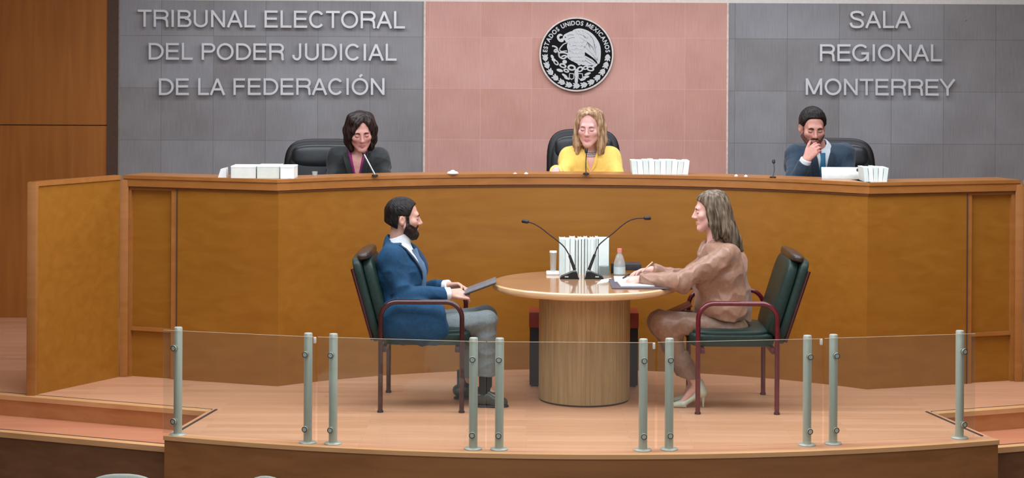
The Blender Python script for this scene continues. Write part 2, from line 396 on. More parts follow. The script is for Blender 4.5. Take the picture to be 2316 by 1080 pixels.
# framed end panels with recessed fields
def framed(p0, p1, nm):
    d = (p1-p0).normalized(); n_ = Vector((-d.y, d.x, 0))
    if n_.y < 0: n_ = -n_
    L = (p1-p0).length
    def seg(t0, t1, z0, z1, off, th, name, m):
        a = p0+d*(L*t0)+n_*off; c = p0+d*(L*t1)+n_*off
        poly = [(a.x, a.y), (c.x, c.y), (c.x+n_.x*th, c.y+n_.y*th), (a.x+n_.x*th, a.y+n_.y*th)]
        b = B(); b.prism(poly, 'Z', z0, z1); b.done(name, m, bench, False)
    seg(0, 1, 0, zt-.075, .025, .03, 'end_panel', M_bench)
    zr = .33
    b = B()
    for t0, t1, z0, z1 in ((0, .08, 0, zt-.075), (.9, 1, 0, zt-.075), (.08, .9, zr-.012, zr+.012), (.08, .9, zt-.10, zt-.075)):
        a = p0+d*(L*t0); c = p0+d*(L*t1)
        b.prism([(a.x, a.y), (c.x, c.y), (c.x+n_.x*.03, c.y+n_.y*.03), (a.x+n_.x*.03, a.y+n_.y*.03)], 'Z', z0, z1)
    b.done('panel_frame', M_trim, bench, False)
    return d, n_
framed(lerp(cL, eL, .985), lerp(cL, eL, .66), 'l')
framed(lerp(cR, eR, .66), lerp(cR, eR, .985), 'r')
for m_, e_ in ((mL, eL), (mR, eR)):
    b = B(); b.box((m_.x-.004, m_.y-.005, 0.0), (m_.x+.004, m_.y+.02, zt-.08)); b.done('dark_joint', M_dark, bench, False)
for e_ in (eL, eR):
    b = B(); b.box((e_.x-.028, e_.y-.03, 0), (e_.x+.028, e_.y+.04, zt-.03), .004); b.done('pilaster', M_trim, bench)
# worktop slab + fascia band
full = [(eL.x, eL.y), (cL.x, cL.y)]+arc[1:-1]+[(cR.x, cR.y), (eR.x, eR.y)]
def offset_line(line, d):
    out = []
    for i, p in enumerate(line):
        a = Vector(line[max(i-1, 0)]); c = Vector(line[min(i+1, len(line)-1)]); t = (c-a).normalized(); out.append((p[0]-t.y*d, p[1]+t.x*d))
    return out
fo = offset_line(full, -.03); bk = offset_line(full, .52)
b = B(); b.strip(fo, zt-.022, zt, .30); b.done('top_ledge', M_trim, bench, False)
b = B(); b.strip(offset_line(arc[3:-3], .255), 1.17, 1.2, .40); b.done('desk_top', M_trim, bench, False)
b = B(); b.strip(offset_line(full, -.022), zt-.075, zt-.022, .06); b.done('top_fascia', M_trim, bench)
b = B(); b.strip(offset_line(full, -.012), zt-.088, zt-.075, .05); b.done('painted_overhang_shade', mat('overhang_shade_brown', (120, 72, 30), rough=.5), bench)  # dark brown strip standing in for the shade under the overhanging top
b = B(); b.strip(offset_line(full, .25), zdais, zt-.022, .02); b.done('rear_panel', M_bench, bench)
b = B(); b.prism(offset_line(full, .045)+[(eR.x, WY), (eL.x, WY)], 'Z', .01, zdais); struct(b, 'floor_dais', M_carpet)
for side, e_, g_ in (('left', eL, gL), ('right', eR, gR)):
    t = thing('side_barrier', '%s low wooden side partition running forward from the bench end' % ('leftmost' if side == 'left' else 'rightmost'), 'partition', ((e_.x+g_.x)/2, (e_.y+g_.y)/2, 0))
    s_ = 1 if side == 'left' else -1
    a = e_+Vector((-.03*s_, -.03, 0)); line = [(g_.x, g_.y), (a.x, a.y)] if side == 'left' else [(a.x, a.y), (g_.x, g_.y)]
    b = B(); b.strip(line, .0, zt-.03, .04); b.done('panel', M_bench, t, False)
    b = B(); b.strip(offset_line(line, -.01), zt-.03, zt, .06); b.done('top_rail', M_trim, t, False)
    b = B(); b.box((g_.x-.03, g_.y-.03, 0), (g_.x+.03, g_.y+.03, zt), .004); b.done('end_post', M_trim, t)
# ================================================================= GLASS RAILING
M_steel = mat('brushed_steel', (186, 194, 180), (176, 184, 170), rough=.42, metal=.25, scale=(1, 1, .1), ns=40)
M_bolt = mat('dark_steel', (88, 90, 86), (70, 72, 70), rough=.3, metal=.8)
M_glass = glass_mat('railing_glass', tint=(250, 252, 250), haze=.028)  # haze mixes in white diffuse to stand for the panes' faint reflections
pb = [(402, 983), (696, 1001), (753, 1003), (1070, 1015), (1129, 1016), (1454, 1018), (1513, 1016), (1825, 1006), (1884, 1003), (2170, 990)]
posts = [on_z(x, y) for x, y in pb]
ordn = ['first', 'second', 'third', 'fourth', 'fifth', 'sixth', 'seventh', 'eighth', 'ninth', 'tenth']
rad = [Vector((p.x-fcc[0], p.y-fcc[1], 0)).normalized() for p in posts]
def make_post(p, rdir, label):
    t = thing('railing_post', label, 'post', p, 'steel railing posts')
    b = B(); b.lathe([(.0245, .006), (.0245, .622), (.022, .627), (0, .627)], p, 20); b.done('tube', M_steel, t)
    b = B(); b.lathe([(.05, 0.0), (.05, .006), (.046, .010), (.026, .012)], p, 28); b.done('base_flange', M_steel, t)
    for z in (.088, .512):
        c = p+Vector((0, 0, z)); R = Vector((0, 0, 1)).rotation_difference(rdir).to_matrix()
        b = B(); b.lathe([(.010, .018), (.010, .03), (.018, .03), (.018, .0345), (.0, .0345)], c, 18, R); b.lathe([(.0175, .0455), (.0175, .052), (.0145, .055), (0, .055)], c, 18, R)
        b.lathe([(.008, .03), (.008, .05)], c, 12, R)
        cl = b.done('glass_clamp', M_steel, t)
        b = B(); b.lathe([(.0125, .0552), (.0165, .0552), (.0165, .0562), (.0125, .0562), (.0125, .0552)], c, 18, R, caps=False); b.done('ring', M_bolt, cl)
    return t
for i, p in enumerate(posts):
    make_post(p, rad[i], '%s brushed steel post of the glass railing counted from the left' % ordn[i])
gx = [(370, 714), (719, 1098.5), (1101.5, 1481), (1487, 1859), (1864, 2204)]
names = ['leftmost', 'second from the left', 'middle', 'fourth from the left', 'rightmost']
gr = fr_-(Vector((posts[4].x-fcc[0], posts[4].y-fcc[1], 0)).length)
for k, (x0, x1) in enumerate(gx):
    ends = []
    i0, i1 = 2*k, 2*k+1
    A, Bp = posts[i0], posts[i1]; d = (Bp-A).normalized(); n_ = Vector((d.y, -d.x, 0))
    A1, B1 = A+n_*.040, Bp+n_*.040
    def hit(x):   # plan intersection of the sight line with the panel line
        u, _ = unroll(x, 870); s_ = u/F
        den = d.x-s_*d.y; tt = (s_*A1.y-A1.x)/den; return A1+d*tt
    P0, P1 = hit(x0), hit(x1)
    t = thing('glass_panel', '%s clear glass panel of the curved railing' % names[k], 'glass panel', ((P0.x+P1.x)/2, (P0.y+P1.y)/2, .02), 'clear railing glass panels')
    b = B(); pl = [P0, P1, P1+n_*.008, P0+n_*.008]; b.prism([(v.x, v.y) for v in pl], 'Z', .02, .612); b.done('pane', M_glass, t, False)
    b = B(); b.prism([(v.x, v.y) for v in pl], 'Z', .6122, .6137); b.done('polished_top_edge', mat('glass_edge', (206, 190, 160), rough=.25, spec=.8), t, False)
    if k in (0, 2, 3):
        c = P1-d*.006; b = B(); b.box((c.x-.007, c.y-.012, .578), (c.x+.007, c.y+.008, .612), .003); b.done('white_clip', M_white, t)
# ================================================================= WALL LETTERING
M_silver = mat('silver_letters', (222, 222, 222), (205, 205, 205), rough=.32, metal=.35, scale=(1, 1, 1), ns=3)
def glyph(body, bold=0.0):
    c = bpy.data.curves.new('g', 'FONT'); c.body = body; c.extrude = .5; c.offset = bold; c.resolution_u = 6
    o = bpy.data.objects.new('g', c); COL.objects.link(o)
    dg = bpy.context.evaluated_depsgraph_get(); dg.update(); me = bpy.data.meshes.new_from_object(o.evaluated_get(dg))
    bpy.data.objects.remove(o); bpy.data.curves.remove(c)
    v = np.array([x.co[:] for x in me.vertices]) if len(me.vertices) else np.zeros((0, 3)); return me, v
HV = dict(T=.611, R=.722, I=.278, B=.667, U=.722, N=.722, A=.667, L=.556, E=.667, C=.722, O=.778, D=.722, P=.667, J=.5, F=.611, S=.667, G=.778, M=.833, Y=.667)
def hv_glyph(ch):
    """grotesque capital as stroke polylines; unit cap height, half stroke .065"""
    w = HV['O' if ch == 'Ó' else ch]/.72; e = .065; l, r = .1, w-.09; m = w/2
    def arc(cx, cy, rx, ry, a, b_, n=20): return [(cx+rx*math.cos(math.radians(a+(b_-a)*i/n)), cy+ry*math.sin(math.radians(a+(b_-a)*i/n))) for i in range(n+1)]
    if ch == 'T': return w, [[(.03, 1-e), (w-.03, 1-e)], [(m, 0), (m, 1-e)]]
    if ch == 'I': return w, [[(m, 0), (m, 1)]]
    if ch == 'L': return w, [[(l+e, 1), (l+e, e), (w-.04, e)]]
    if ch in 'EF':
        g = [[(l+e, 0), (l+e, 1)], [(l, 1-e), (r+.02, 1-e)], [(l, .52), (r-.02, .52)]]
        return w, g+([[(l, e), (r+.03, e)]] if ch == 'E' else [])
    if ch == 'U': return w, [[(l+e, 1)]+arc(m, .33, m-l-e, .33-e+.01, 180, 360)+[(w-l-e, 1)]]
    if ch == 'N': return w, [[(l+e, 0), (l+e, 1)], [(w-l-e, 0), (w-l-e, 1)], [(l+e, 1-e*.6), (w-l-e, e*.6)]]
    if ch == 'M': return w, [[(l+e, 0), (l+e, 1)], [(w-l-e, 0), (w-l-e, 1)], [(l+e, 1-e*.4), (m, e*.8)], [(w-l-e, 1-e*.4), (m, e*.8)]]
    if ch == 'A': return w, [[(.07, 0), (m, 1-e*.4)], [(w-.07, 0), (m, 1-e*.4)], [(.24, .34), (w-.24, .34)]]
    if ch == 'Y': return w, [[(.06, 1), (m, .44)], [(w-.06, 1), (m, .44)], [(m, 0), (m, .46)]]
    if ch == 'D': return w, [[(l+e, 0), (l+e, 1)], [(l, 1-e), (m-.05, 1-e)]+arc(m-.05, .5, m-.05, .5-e, 90, -90)+[(l, e)]]
    if ch == 'P': return w, [[(l+e, 0), (l+e, 1)], [(l, 1-e), (r-.25, 1-e)]+arc(r-.25, .715, .24, .285-e, 90, -90)+[(l, .43+e)]]
    if ch == 'R': return w, [[(l+e, 0), (l+e, 1)], [(l, 1-e), (r-.25, 1-e)]+arc(r-.25, .725, .23, .275-e, 90, -90)+[(l, .45+e)], [(r-.28, .5), (r-.1, .45), (r-.05, .32), (r-.04, .08), (r, 0)]]
    if ch == 'B': return w, [[(l+e, 0), (l+e, 1)], [(l, 1-e), (r-.27, 1-e)]+arc(r-.27, .745, .22, .255-e, 90, -90)+[(l, .49+e)], [(l, .49+e), (r-.25, .49+e)]+arc(r-.25, .278, .24, .278-e, 90, -90)+[(l, e)]]
    if ch == 'J': return w, [[(w-.12-e, 1)]+arc(w/2-.03, .26, w/2-.09-e, .26-e+.01, 0, -175)+[(.06+e, .32)]]
    if ch in 'OÓ': g = [arc(m, .5, m-.05-e, .51-e, 0, 360, 40)]; return w, g+([[(m-.03, 1.08), (m+.12, 1.22)]] if ch == 'Ó' else [])
    if ch == 'C': return w, [arc(m, .5, m-.05-e, .51-e, 40, 320, 32)]
    if ch == 'G': return w, [arc(m-.02, .5, m-.05-e, .51-e, 42, 345, 32)+[(w-.16, .44)], [(m+.02, .46), (w-.10, .46)], [(w-.15, 0), (w-.15, .52)]]
    if ch == 'S': return w, [smooth2([(w-.12, .72), (w-.2, .88), (m, 1-e+.01), (.2, .88), (.16, .72), (.28, .58), (m, .52), (w-.24, .44), (w-.13, .28), (w-.22, .1), (m, e-.01), (.2, .11), (.10, .3)])]
def smooth2(p): return [(v.x, v.y) for v in smoothpath([Vector((a, b_, 0)) for a, b_ in p], 5)]
def ribbon(pl, h):
    pl = [p for i, p in enumerate(pl) if i == 0 or (Vector(p)-Vector(pl[i-1])).length > 1e-4]; closed = (Vector(pl[0])-Vector(pl[-1])).length < 1e-6; P = [Vector(p) for p in (pl[:-1] if closed else pl)]; n = len(P); L = []; R_ = []
    for i in range(n):
        a = (P[i]-P[i-1]).normalized() if (i or closed) else (P[1]-P[0]).normalized()
        c = (P[(i+1) % n]-P[i]).normalized() if (i < n-1 or closed) else a
        na = Vector((-a.y, a.x)); nc = Vector((-c.y, c.x)); m = (na+nc); m = m/max(m.length_squared/2, .5)
        L.append(P[i]+m*h); R_.append(P[i]-m*h)
    return L, R_, closed
def text_line(s, x0, x1, ybase, ytop, parent, yb=WY-.028, yf=WY-.042):
    """each letter its own mesh, fitted to the measured span on the wall"""
    adv = 0; pos = []
    for ch in s:
        if ch == ' ': adv += .278/.72; continue
        w, g = hv_glyph(ch); pos.append((ch, adv, w, g)); adv += w
    a_, b_ = pos[0][1]+.08, pos[-1][1]+pos[-1][2]-.06
    for ch, ax, w, g in pos:
        def M(p):
            t = (p[0]+ax-a_)/(b_-a_); px = x0+t*(x1-x0); py = ybase[0]+(ybase[1]-ybase[0])*t-p[1]*(ybase[0]-ytop); v = q(px, py, WY); return v.x, v.z
        bl = B(); 
        for k, pl in enumerate(g):
            L, R_, closed = ribbon(pl, .066); n = len(L); fy = yf-k*.0006; bm = bmesh.new()
            V = [[bm.verts.new((M(p)[0], yy, M(p)[1])) for p in A] for A, yy in ((L, fy), (R_, fy), (R_, yb), (L, yb))]
            for j in range(4):
                A, C = V[j], V[(j+1) % 4]
                for i in range(n if closed else n-1): bm.faces.new((A[i], A[(i+1) % n], C[(i+1) % n], C[i]))
            if not closed:
                for i in (0, n-1): bm.faces.new([V[j][i] for j in range(4)])
            bl.join(bm)
        c = M(g[0][0]); px_ = B()
        bl.box((c[0]-.003, yb-.001, c[1]-.003), (c[0]+.003, WY+.002, c[1]+.003))
        bl.done('letter', M_silver, parent, True)
tl = thing('wall_lettering', 'silver capital letters reading tribunal electoral on left grey stone wall', 'lettering', q(616, 120, WY-.02))
text_line('TRIBUNAL ELECTORAL', 316, 916, (60.5, 64.5), 22, tl)
text_line('DEL PODER JUDICIAL', 338, 897, (134.5, 137), 97, tl)
text_line('DE LA FEDERACIÓN', 361, 872, (214.5, 214), 177, tl)
tr_ = thing('wall_lettering', 'silver capital letters reading sala regional monterrey on right grey stone wall', 'lettering', q(1987, 120, WY-.02))
text_line('SALA', 1921, 2056, (63.5, 63.5), 25, tr_)
text_line('REGIONAL', 1852, 2127, (138, 138.5), 100, tr_)
text_line('MONTERREY', 1820, 2156, (214, 216), 177, tr_)
# ================================================================= EMBLEM
ec = q(1303.5, 123, WY); ER = 84.5*WY/F
emb = thing('wall_emblem', 'round black and silver national eagle seal on pink stone wall', 'emblem', (ec.x, WY-.03, ec.z-ER))
M_eblack = mat('emblem_black', (8, 8, 9), (12, 12, 13), rough=.6, spec=.15)
M_esil = mat('emblem_silver', (206, 208, 206), (188, 190, 190), rough=.4, metal=.25, ns=30)
RX = Matrix.Rotation(PI/2, 3, 'X')     # lathe axis -> -Y
b = B(); b.lathe([(ER, -.0), (ER, .028), (ER*.985, .034), (ER*.955, .034), (ER*.945, .026)], (ec.x, WY, ec.z), 96, RX); b.done('rim', mat('emblem_rim', (232, 222, 212), rough=.35, metal=.2), emb)
b = B(); b.lathe([(ER*.95, .0), (ER*.95, .027), (0, .027)], (ec.x, WY, ec.z), 96, RX); b.done('black_disc', M_eblack, emb)
def E(x, y): return (ec.x+(x-552)/490*ER, ec.z-(y-542)/490*ER)
def relief(polys, name, d0=.026, d1=.036, bev=.0015, m=None):
    b = B()
    for k, p in enumerate(polys):
        pts = [E(*u) for u in p]; b.prism(pts, 'Y', WY-d0, WY-d1-(k % 3)*.0009-k*.00006)
    return b.done(name, m or M_esil, emb, True)
def sm(p):
    n = len(p); out = []
    for i in range(n):
        a, b_, c, d = [Vector(p[(i+k) % n]) for k in (-1, 0, 1, 2)]
        for k in range(4):
            t = k/4; v = .5*((2*b_)+(c-a)*t+(2*a-5*b_+4*c-d)*t*t+(3*b_-a-3*c+d)*t**3); out.append((v.x, v.y))
    return out
def engrave(lines, name, depth, w=.0011):
    b = B()
    for ln in lines:
        b.tube([Vector((E(*u)[0], WY-depth, E(*u)[1])) for u in smooth2(ln)], w, 6)
    return b.done(name, M_eblack, emb)
def ell(cx, cy, rx, ry, a=0, n=18):
    a = math.radians(a); return [(cx+rx*math.cos(t)*math.cos(a)-ry*math.sin(t)*math.sin(a), cy+rx*math.cos(t)*math.sin(a)+ry*math.sin(t)*math.cos(a)) for t in [2*PI*i/n for i in range(n)]]
wing = [(500, 232), (545, 208), (610, 203), (690, 226), (760, 272), (815, 335), (852, 400), (869, 470), (870, 560), (858, 645), (836, 662), (800, 612), (740, 562), (660, 505), (640, 470), (600, 420), (560, 330), (520, 260)]
relief([sm(wing)], 'eagle_wing', d1=.034)
fe = []
for i in range(9):          # long flight feathers fanning down
    t = i/8; fe.append(ell(690+140*t-8, 440+85*t+20*math.sin(t*3), 105-18*t, 12, 38+40*t))
for i in range(8):
    t = i/7; fe.append(ell(640+120*t, 330+70*t, 62, 12, 25+45*t))
for i in range(9):
    t = i/8; fe.append(ell(560+160*t, 245+75*t*t, 40, 11, 60+25*t))
relief(fe, 'wing_feathers', d0=.033, d1=.0375)
relief([sm([(440, 380), (470, 330), (520, 262), (575, 290), (640, 420), (662, 500), (655, 580), (620, 645), (570, 662), (520, 640), (450, 600), (432, 560), (442, 500), (427, 440)])], 'eagle_body', d1=.039)
bf = []
for r_ in range(6):
    for c_ in range(5): bf.append(ell(470+c_*38+(r_ % 2)*16+r_*2, 365+r_*48, 21, 24, 0, 12))
relief(bf, 'breast_feathers', d0=.038, d1=.0412)
relief([sm([(372, 335), (385, 290), (430, 262), (492, 238), (540, 262), (520, 330), (455, 380), (420, 388), (400, 360)]), ell(418, 312, 30, 24), sm([(296, 330), (300, 295), (330, 274), (362, 282), (366, 300), (338, 302), (326, 322), (336, 342), (362, 332), (388, 345), (372, 380), (325, 374)]), ell(480, 285, 45, 16, -30), ell(490, 325, 40, 14, -25)], 'eagle_head', d1=.0395)
relief([ell(405, 318, 9, 7)], 'eagle_eye', d0=.039, d1=.0412, m=M_eblack)
relief([[(665, 556), (760, 608), (808, 655), (775, 680), (700, 690), (655, 682), (620, 650)]]+[ell(690+i*26, 628+i*14, 44, 7, 28+i*4) for i in range(4)], 'eagle_tail', d1=.036)
engrave([[(640+i*24, 290+i*20), (690+i*19, 370+i*24), (720+i*14, 450+i*28)] for i in range(8)]+[[(560, 235), (640, 262), (700, 320), (690, 400), (650, 460)], [(600, 225), (690, 262), (760, 330), (790, 420)], [(660, 520), (740, 575), (810, 640)], [(670, 580), (735, 622), (790, 655)], [(655, 610), (710, 645), (750, 668)]], 'wing_lines', .0385)
engrave([[(455, 400+i*46), (500, 425+i*44), (560, 420+i*44), (625, 430+i*40)] for i in range(5)]+[[(430, 300), (470, 285), (520, 290)], [(440, 345), (480, 325), (525, 320)]], 'breast_lines', .0415)
sn = B()
for path, r_ in (([(232, 436), (270, 442), (300, 470), (285, 515), (262, 500), (285, 480), (318, 520), (330, 575), (385, 600), (440, 560)], .022), ([(425, 392), (385, 410), (352, 445), (330, 480), (352, 505), (405, 500), (430, 500)], .016), ([(330, 525), (370, 520), (420, 530), (455, 545)], .022), ([(355, 575), (400, 560), (450, 585)], .02)):
    pp = smoothpath([Vector((E(*u)[0], WY-.031, E(*u)[1])) for u in path], 6); sn.tube(pp, r_*ER*1.15, 8)
sn.done('snake', M_esil, emb)
cactus = [ell(x, y, a, c, g) for x, y, a, c, g in ((285, 650, 44, 26, 45), (236, 575, 30, 18, 60), (255, 615, 30, 20, 30), (375, 690, 50, 30, 20), (398, 640, 30, 26, 0), (490, 715, 56, 40, 10), (600, 735, 46, 36, -30), (672, 715, 40, 26, -20), (735, 728, 52, 34, 10), (790, 690, 48, 16, -35), (420, 755, 40, 24, 20), (335, 752, 44, 20, 15), (400, 820, 44, 16, 35), (700, 795, 44, 16, -20), (680, 835, 42, 16, -10), (430, 855, 40, 14, 20), (640, 870, 40, 13, -20), (552, 880, 22, 50, 0), (552, 790, 26, 60, 0), (640, 660, 30, 22, 0), (590, 655, 26, 30, 0))]
relief(cactus, 'cactus', d1=.034)
relief([ell(x, y, a, c, g, 14) for x, y, a, c, g in ((285, 650, 22, 12, 45), (375, 690, 26, 12, 20), (490, 715, 30, 18, 10), (600, 735, 22, 16, -30), (735, 728, 28, 15, 10), (672, 715, 18, 10, -20), (420, 755, 18, 8, 20))], 'cactus_marks', d0=.033, d1=.0372, m=M_eblack)
rg = B()
for cx_, cy_ in ((490, 830), (605, 830)):
    sq = [(cx_-26, cy_-38), (cx_+26, cy_-34), (cx_+32, cy_+20), (cx_, cy_+42), (cx_-30, cy_+18)]
    rg.tube([Vector((E(*u)[0], WY-.031, E(*u)[1])) for u in sq], .013*ER*1.3, 8, closed=True)
rg.done('ribbon', M_esil, emb)
for k in range(13):
    a = math.radians(186+(k*168/12)); lv = []
    cx_, cy_ = 552+410*math.cos(a), 542-410*math.sin(a); dgr = -math.degrees(a)+90
    for dx, da in ((-14, -32), (14, 32), (0, 0)):
        for o_ in (-20, 16):
            aa = math.radians(dgr+da); tx, ty = math.cos(math.radians(dgr)), math.sin(math.radians(dgr)); nx, ny = -ty, tx
            lv.append(ell(cx_+tx*o_+nx*dx*1.3, cy_+ty*o_+ny*dx*1.3, 30, 11, dgr+da, 12))
    relief(lv, 'wreath_leaves', d1=.0335)
txt = 'ESTADOS UNIDOS MEXICANOS'
adv = []; xp = 0
for ch in txt:
    if ch == ' ': xp += .42; continue
    if ch == 'M':
        mb = B(); mb.prism([(0, 0), (0, .7), (.17, .7), (.4, .27), (.63, .7), (.8, .7), (.8, 0), (.65, 0), (.65, .45), (.45, .06), (.35, .06), (.15, .45), (.15, 0)], 'Z', -.5, .5)
        me = bpy.data.meshes.new('g'); mb.bm.to_mesh(me); mb.bm.free(); v = np.array([x.co[:] for x in me.vertices])
    else: me, v = glyph(ch, .03)
    w = v[:, 0].max()-v[:, 0].min(); adv.append((ch, me, v, xp, w)); xp += w+.13
tot = xp-.13
for ch, me, v, x0_, w in adv:
    mid = x0_+w/2; ang = math.radians(176-(mid/tot)*172)
    cap = .70; hgt = .115*ER
    sx = (math.radians(172)*.835*ER)/tot
    lx = (v[:, 0]-v[:, 0].min()-w/2)*sx; ly = (v[:, 1]/cap)*hgt
    ux, uz = math.sin(ang), -math.cos(ang)        # tangent (clockwise)
    rx, rz = math.cos(ang), math.sin(ang); r0 = .785*ER
    X = np.stack([ec.x+rx*(r0+ly)+ux*lx, np.where(v[:, 2] < 0, WY-.026, WY-.032), ec.z+rz*(r0+ly)+uz*lx], 1)-np.array(org(emb))
    me.vertices.foreach_set('co', X.ravel()); me.materials.clear(); me.materials.append(M_esil); me.update()
    bm = bmesh.new(); bm.from_mesh(me); bmesh.ops.remove_doubles(bm, verts=bm.verts, dist=1e-6); bmesh.ops.recalc_face_normals(bm, faces=bm.faces); bm.to_mesh(me); bm.free()
    link(bpy.data.objects.new('letter', me), emb)
# ================================================================= FURNITURE
M_leather = mat('green_leather', (32, 54, 47), (25, 43, 37), rough=.42, spec=.35, ns=6, bump=.15, bscale=120)
M_leather_top = mat('brown_leather_roll', (66, 52, 42), (50, 42, 35), rough=.3, ns=6)
M_maroon = mat('maroon_lacquer', (104, 18, 34), (88, 14, 26), rough=.25, coat=.4)
M_maroon2 = mat('dark_maroon_lacquer', (66, 20, 20), (54, 16, 16), rough=.25, coat=.4)
M_black = mat('black_plastic', (24, 24, 26), (30, 30, 32), rough=.45)
M_blackmetal = mat('black_metal', (30, 30, 32), (22, 22, 24), rough=.35, metal=.3)
M_paper = mat('white_paper', (240, 243, 240), (232, 238, 234), rough=.8)
M_cover = mat('white_booklet_cover', (226, 238, 232), (216, 230, 224), rough=.6, ns=2)
M_cover2 = mat('pale_booklet_cover', (208, 224, 218), (200, 216, 210), rough=.6, ns=2)
M_tablewood = wood('table_top_wood', [(188, 146, 108), (180, 136, 98), (170, 124, 88)], 'X', .12, coat=.6)
M_pedestal = wood('pedestal_wood', [(190, 162, 116), (172, 144, 98), (146, 118, 76)], 'Z', .4, scale=2.4)
M_edge = wood('table_edge_wood', [(230, 196, 150), (222, 184, 136), (208, 168, 118)], 'X', .15, coat=.6)
# round table
tcn = Vector((q(1321, 905, 11.57).x, 11.57, 0)); TZ = .757
table = thing('round_table', 'round light wood table on a ribbed drum pedestal', 'table', tcn)
b = B(); b.lathe([(.0, TZ-.048), (.575, TZ-.048), (.594, TZ-.040), (.603, TZ-.024), (.600, TZ-.008), (.590, TZ-.0015), (.585, TZ-.0015)], tcn, 96, caps=False); b.done('edge_moulding', M_edge, table)
b = B(); b.lathe([(.588, TZ-.003), (.586, TZ), (0, TZ)], tcn, 96, caps=False); b.done('table_top', M_tablewood, table)
b = B(); n = 64; prof = []
bm2 = bmesh.new(); r0 = .294
pts = []
for k in range(n):
    a = 2*PI*k/n; da = 2*PI/n
    for t_, rr in ((0, r0-.002), (.12, r0), (.88, r0), (.999, r0-.002)): pts.append((tcn.x+rr*math.cos(a+da*t_), tcn.y+rr*math.sin(a+da*t_)))
b.prism(pts, 'Z', .012, TZ-.048); b.done('pedestal', M_pedestal, table, True, angle=20)
b = B(); b.lathe([(.286, 0), (.286, .014), (0, .014)], tcn, 64); b.done('plinth', M_dark, table)
# cabinet behind the table
cx0, cx1 = q(1196, 880, 11.98).x, q(1444, 880, 11.98).x
cab = thing('side_cabinet', 'low dark cabinet with red top band standing behind the round table', 'cabinet', ((cx0+cx1)/2, 12.1, 0))
zc1, zc0 = q(1200, 706, 11.98).z, q(1200, 741, 11.98).z
b = B(); b.box((cx0+.004, 11.985, .012), (cx1-.004, 12.235, zc0), .004); b.done('body', mat('dark_cabinet', (30, 16, 16), (22, 12, 12), rough=.5), cab)
b = B(); b.box((cx0, 11.98, zc0), (cx1, 12.24, zc1), .006); b.done('red_top', mat('red_cabinet_top', (150, 42, 26), (134, 34, 22), rough=.35), cab)
for sx in (0, 1):
    x_ = lerp(cx0+.02, cx1-.06, sx); b = B(); b.box((x_, 11.995, 0), (x_+.04, 12.22, .014)); b.done('foot', M_black, cab, False)
    x_ = lerp(cx0+.005, (cx0+cx1)/2+.004, sx); b = B(); b.box((x_, 11.979, .03), (x_+(cx1-cx0)/2-.01, 11.986, zc0-.02), .002); d_ = b.done('door', mat('dark_cabinet_door', (26, 14, 14), rough=.5), cab)
    xh = (cx0+cx1)/2+(-.03 if sx == 0 else .03); b = B(); b.tube([(xh, 11.972, zc0-.16), (xh, 11.972, zc0-.08)], .005, 10); b.done('handle', M_steel, d_)
# visitor armchairs (side view traced: front towards the table)
def armchair(label, xr, xf, xt, yn, yf, s_, mm):
    """xr/xf rear and front leg X (near side), s_ = +1 faces +X"""
    zc = .685; zseat = .40
    t = thing('armchair', label, 'chair', ((xr+xf)/2, (yn+yf)/2, 0), 'green leather armchairs at the table')
    r = .017; ra = .10
    for k, y in enumerate((yn, yf)):
        pts = [(xr, y, .0), (xr, y, zc-ra)]
        pts += [(xr+s_*(ra-ra*math.cos(u)), y, zc-ra+ra*math.sin(u)) for u in [PI/2*i/8 for i in range(1, 9)]]
        pts += [(xf-s_*(ra-ra*math.sin(u)), y, zc-ra+ra*math.cos(u)) for u in [PI/2*i/8 for i in range(0, 9)]]
        pts += [(xf, y, .0)]
        b = B(); b.tube(pts, r, 14, flat=(1.15, .9)); b.done('arm_and_leg_loop', mm, t)
        for xx in (xr, xf):
            b = B(); b.lathe([(.019, 0), (.019, .012), (0, .012)], (xx, y, 0), 14); b.done('glide', M_black, t)
    for xx in (xr+s_*.02, xf-s_*.03):
        b = B(); b.box((xx-.014, yn+.01, zseat-.03), (xx+.014, yf-.01, zseat+.005), .004); b.done('cross_rail', mm, t)
    # seat
    xa, xb = xr+s_*.0, xf+s_*.045
    b = B(); b.pillow(((xa+xb)/2, (yn+yf)/2, zseat+.046), (abs(xb-xa)/2, (yf-yn)/2-.045, .044), .28); b.done('seat', M_leather, t)
    b = B(); b.pillow(((xa+xb)/2, (yn+yf)/2, zseat+.085), (abs(xb-xa)/2-.015, (yf-yn)/2-.05, .028), .45); b.done('seat_cushion', M_leather, t)
    # back: leaning shell + front pad + rolled top
    lo = Vector((xr+s_*.005, 0, zseat+.03)); top = Vector((xt+(xt-xr)*.08, 0, .958)); d = (top-lo); L = d.length; d.normalize(); nf = Vector((d.z*s_, 0, -d.x*s_))
    ym = (yn+yf)/2; R = Matrix((nf, Vector((0, 1, 0)), d)).transposed()
    c = (lo+top)/2+Vector((0, ym, 0))
    b = B(); b.pillow(c-nf*.030, (.030, (yf-yn)/2-.03, L/2), .25, R); b.done('back_shell', M_leather, t)
    b = B(); b.pillow(c+nf*.032+d*.0, (.042, (yf-yn)/2-.05, L/2-.02), .35, R); b.done('back_cushion', M_leather, t)
    b = B(); b.pillow(top+Vector((0, ym, 0))+nf*.020-d*.008, (.050, (yf-yn)/2-.04, .030), .6, R); b.done('top_roll', M_leather_top, t)
    for y in (yn+.032, yf-.032):
        b = B(); b.tube([Vector((0, y, 0))+lo-nf*.055+d*.03, Vector((0, y, 0))+top-nf*.062-d*.06], .011, 10); b.done('back_rail', M_maroon2, t)
    return t
nL, fL = on_z(952, 932).y, on_z(952, 887).y
sL = armchair('green leather armchair with maroon arms under the man in the blue jacket', q(860, 932, nL).x, q(1044, 932, nL).x, q(826, 570, (nL+fL)/2).x, nL, fL, 1, M_maroon2)
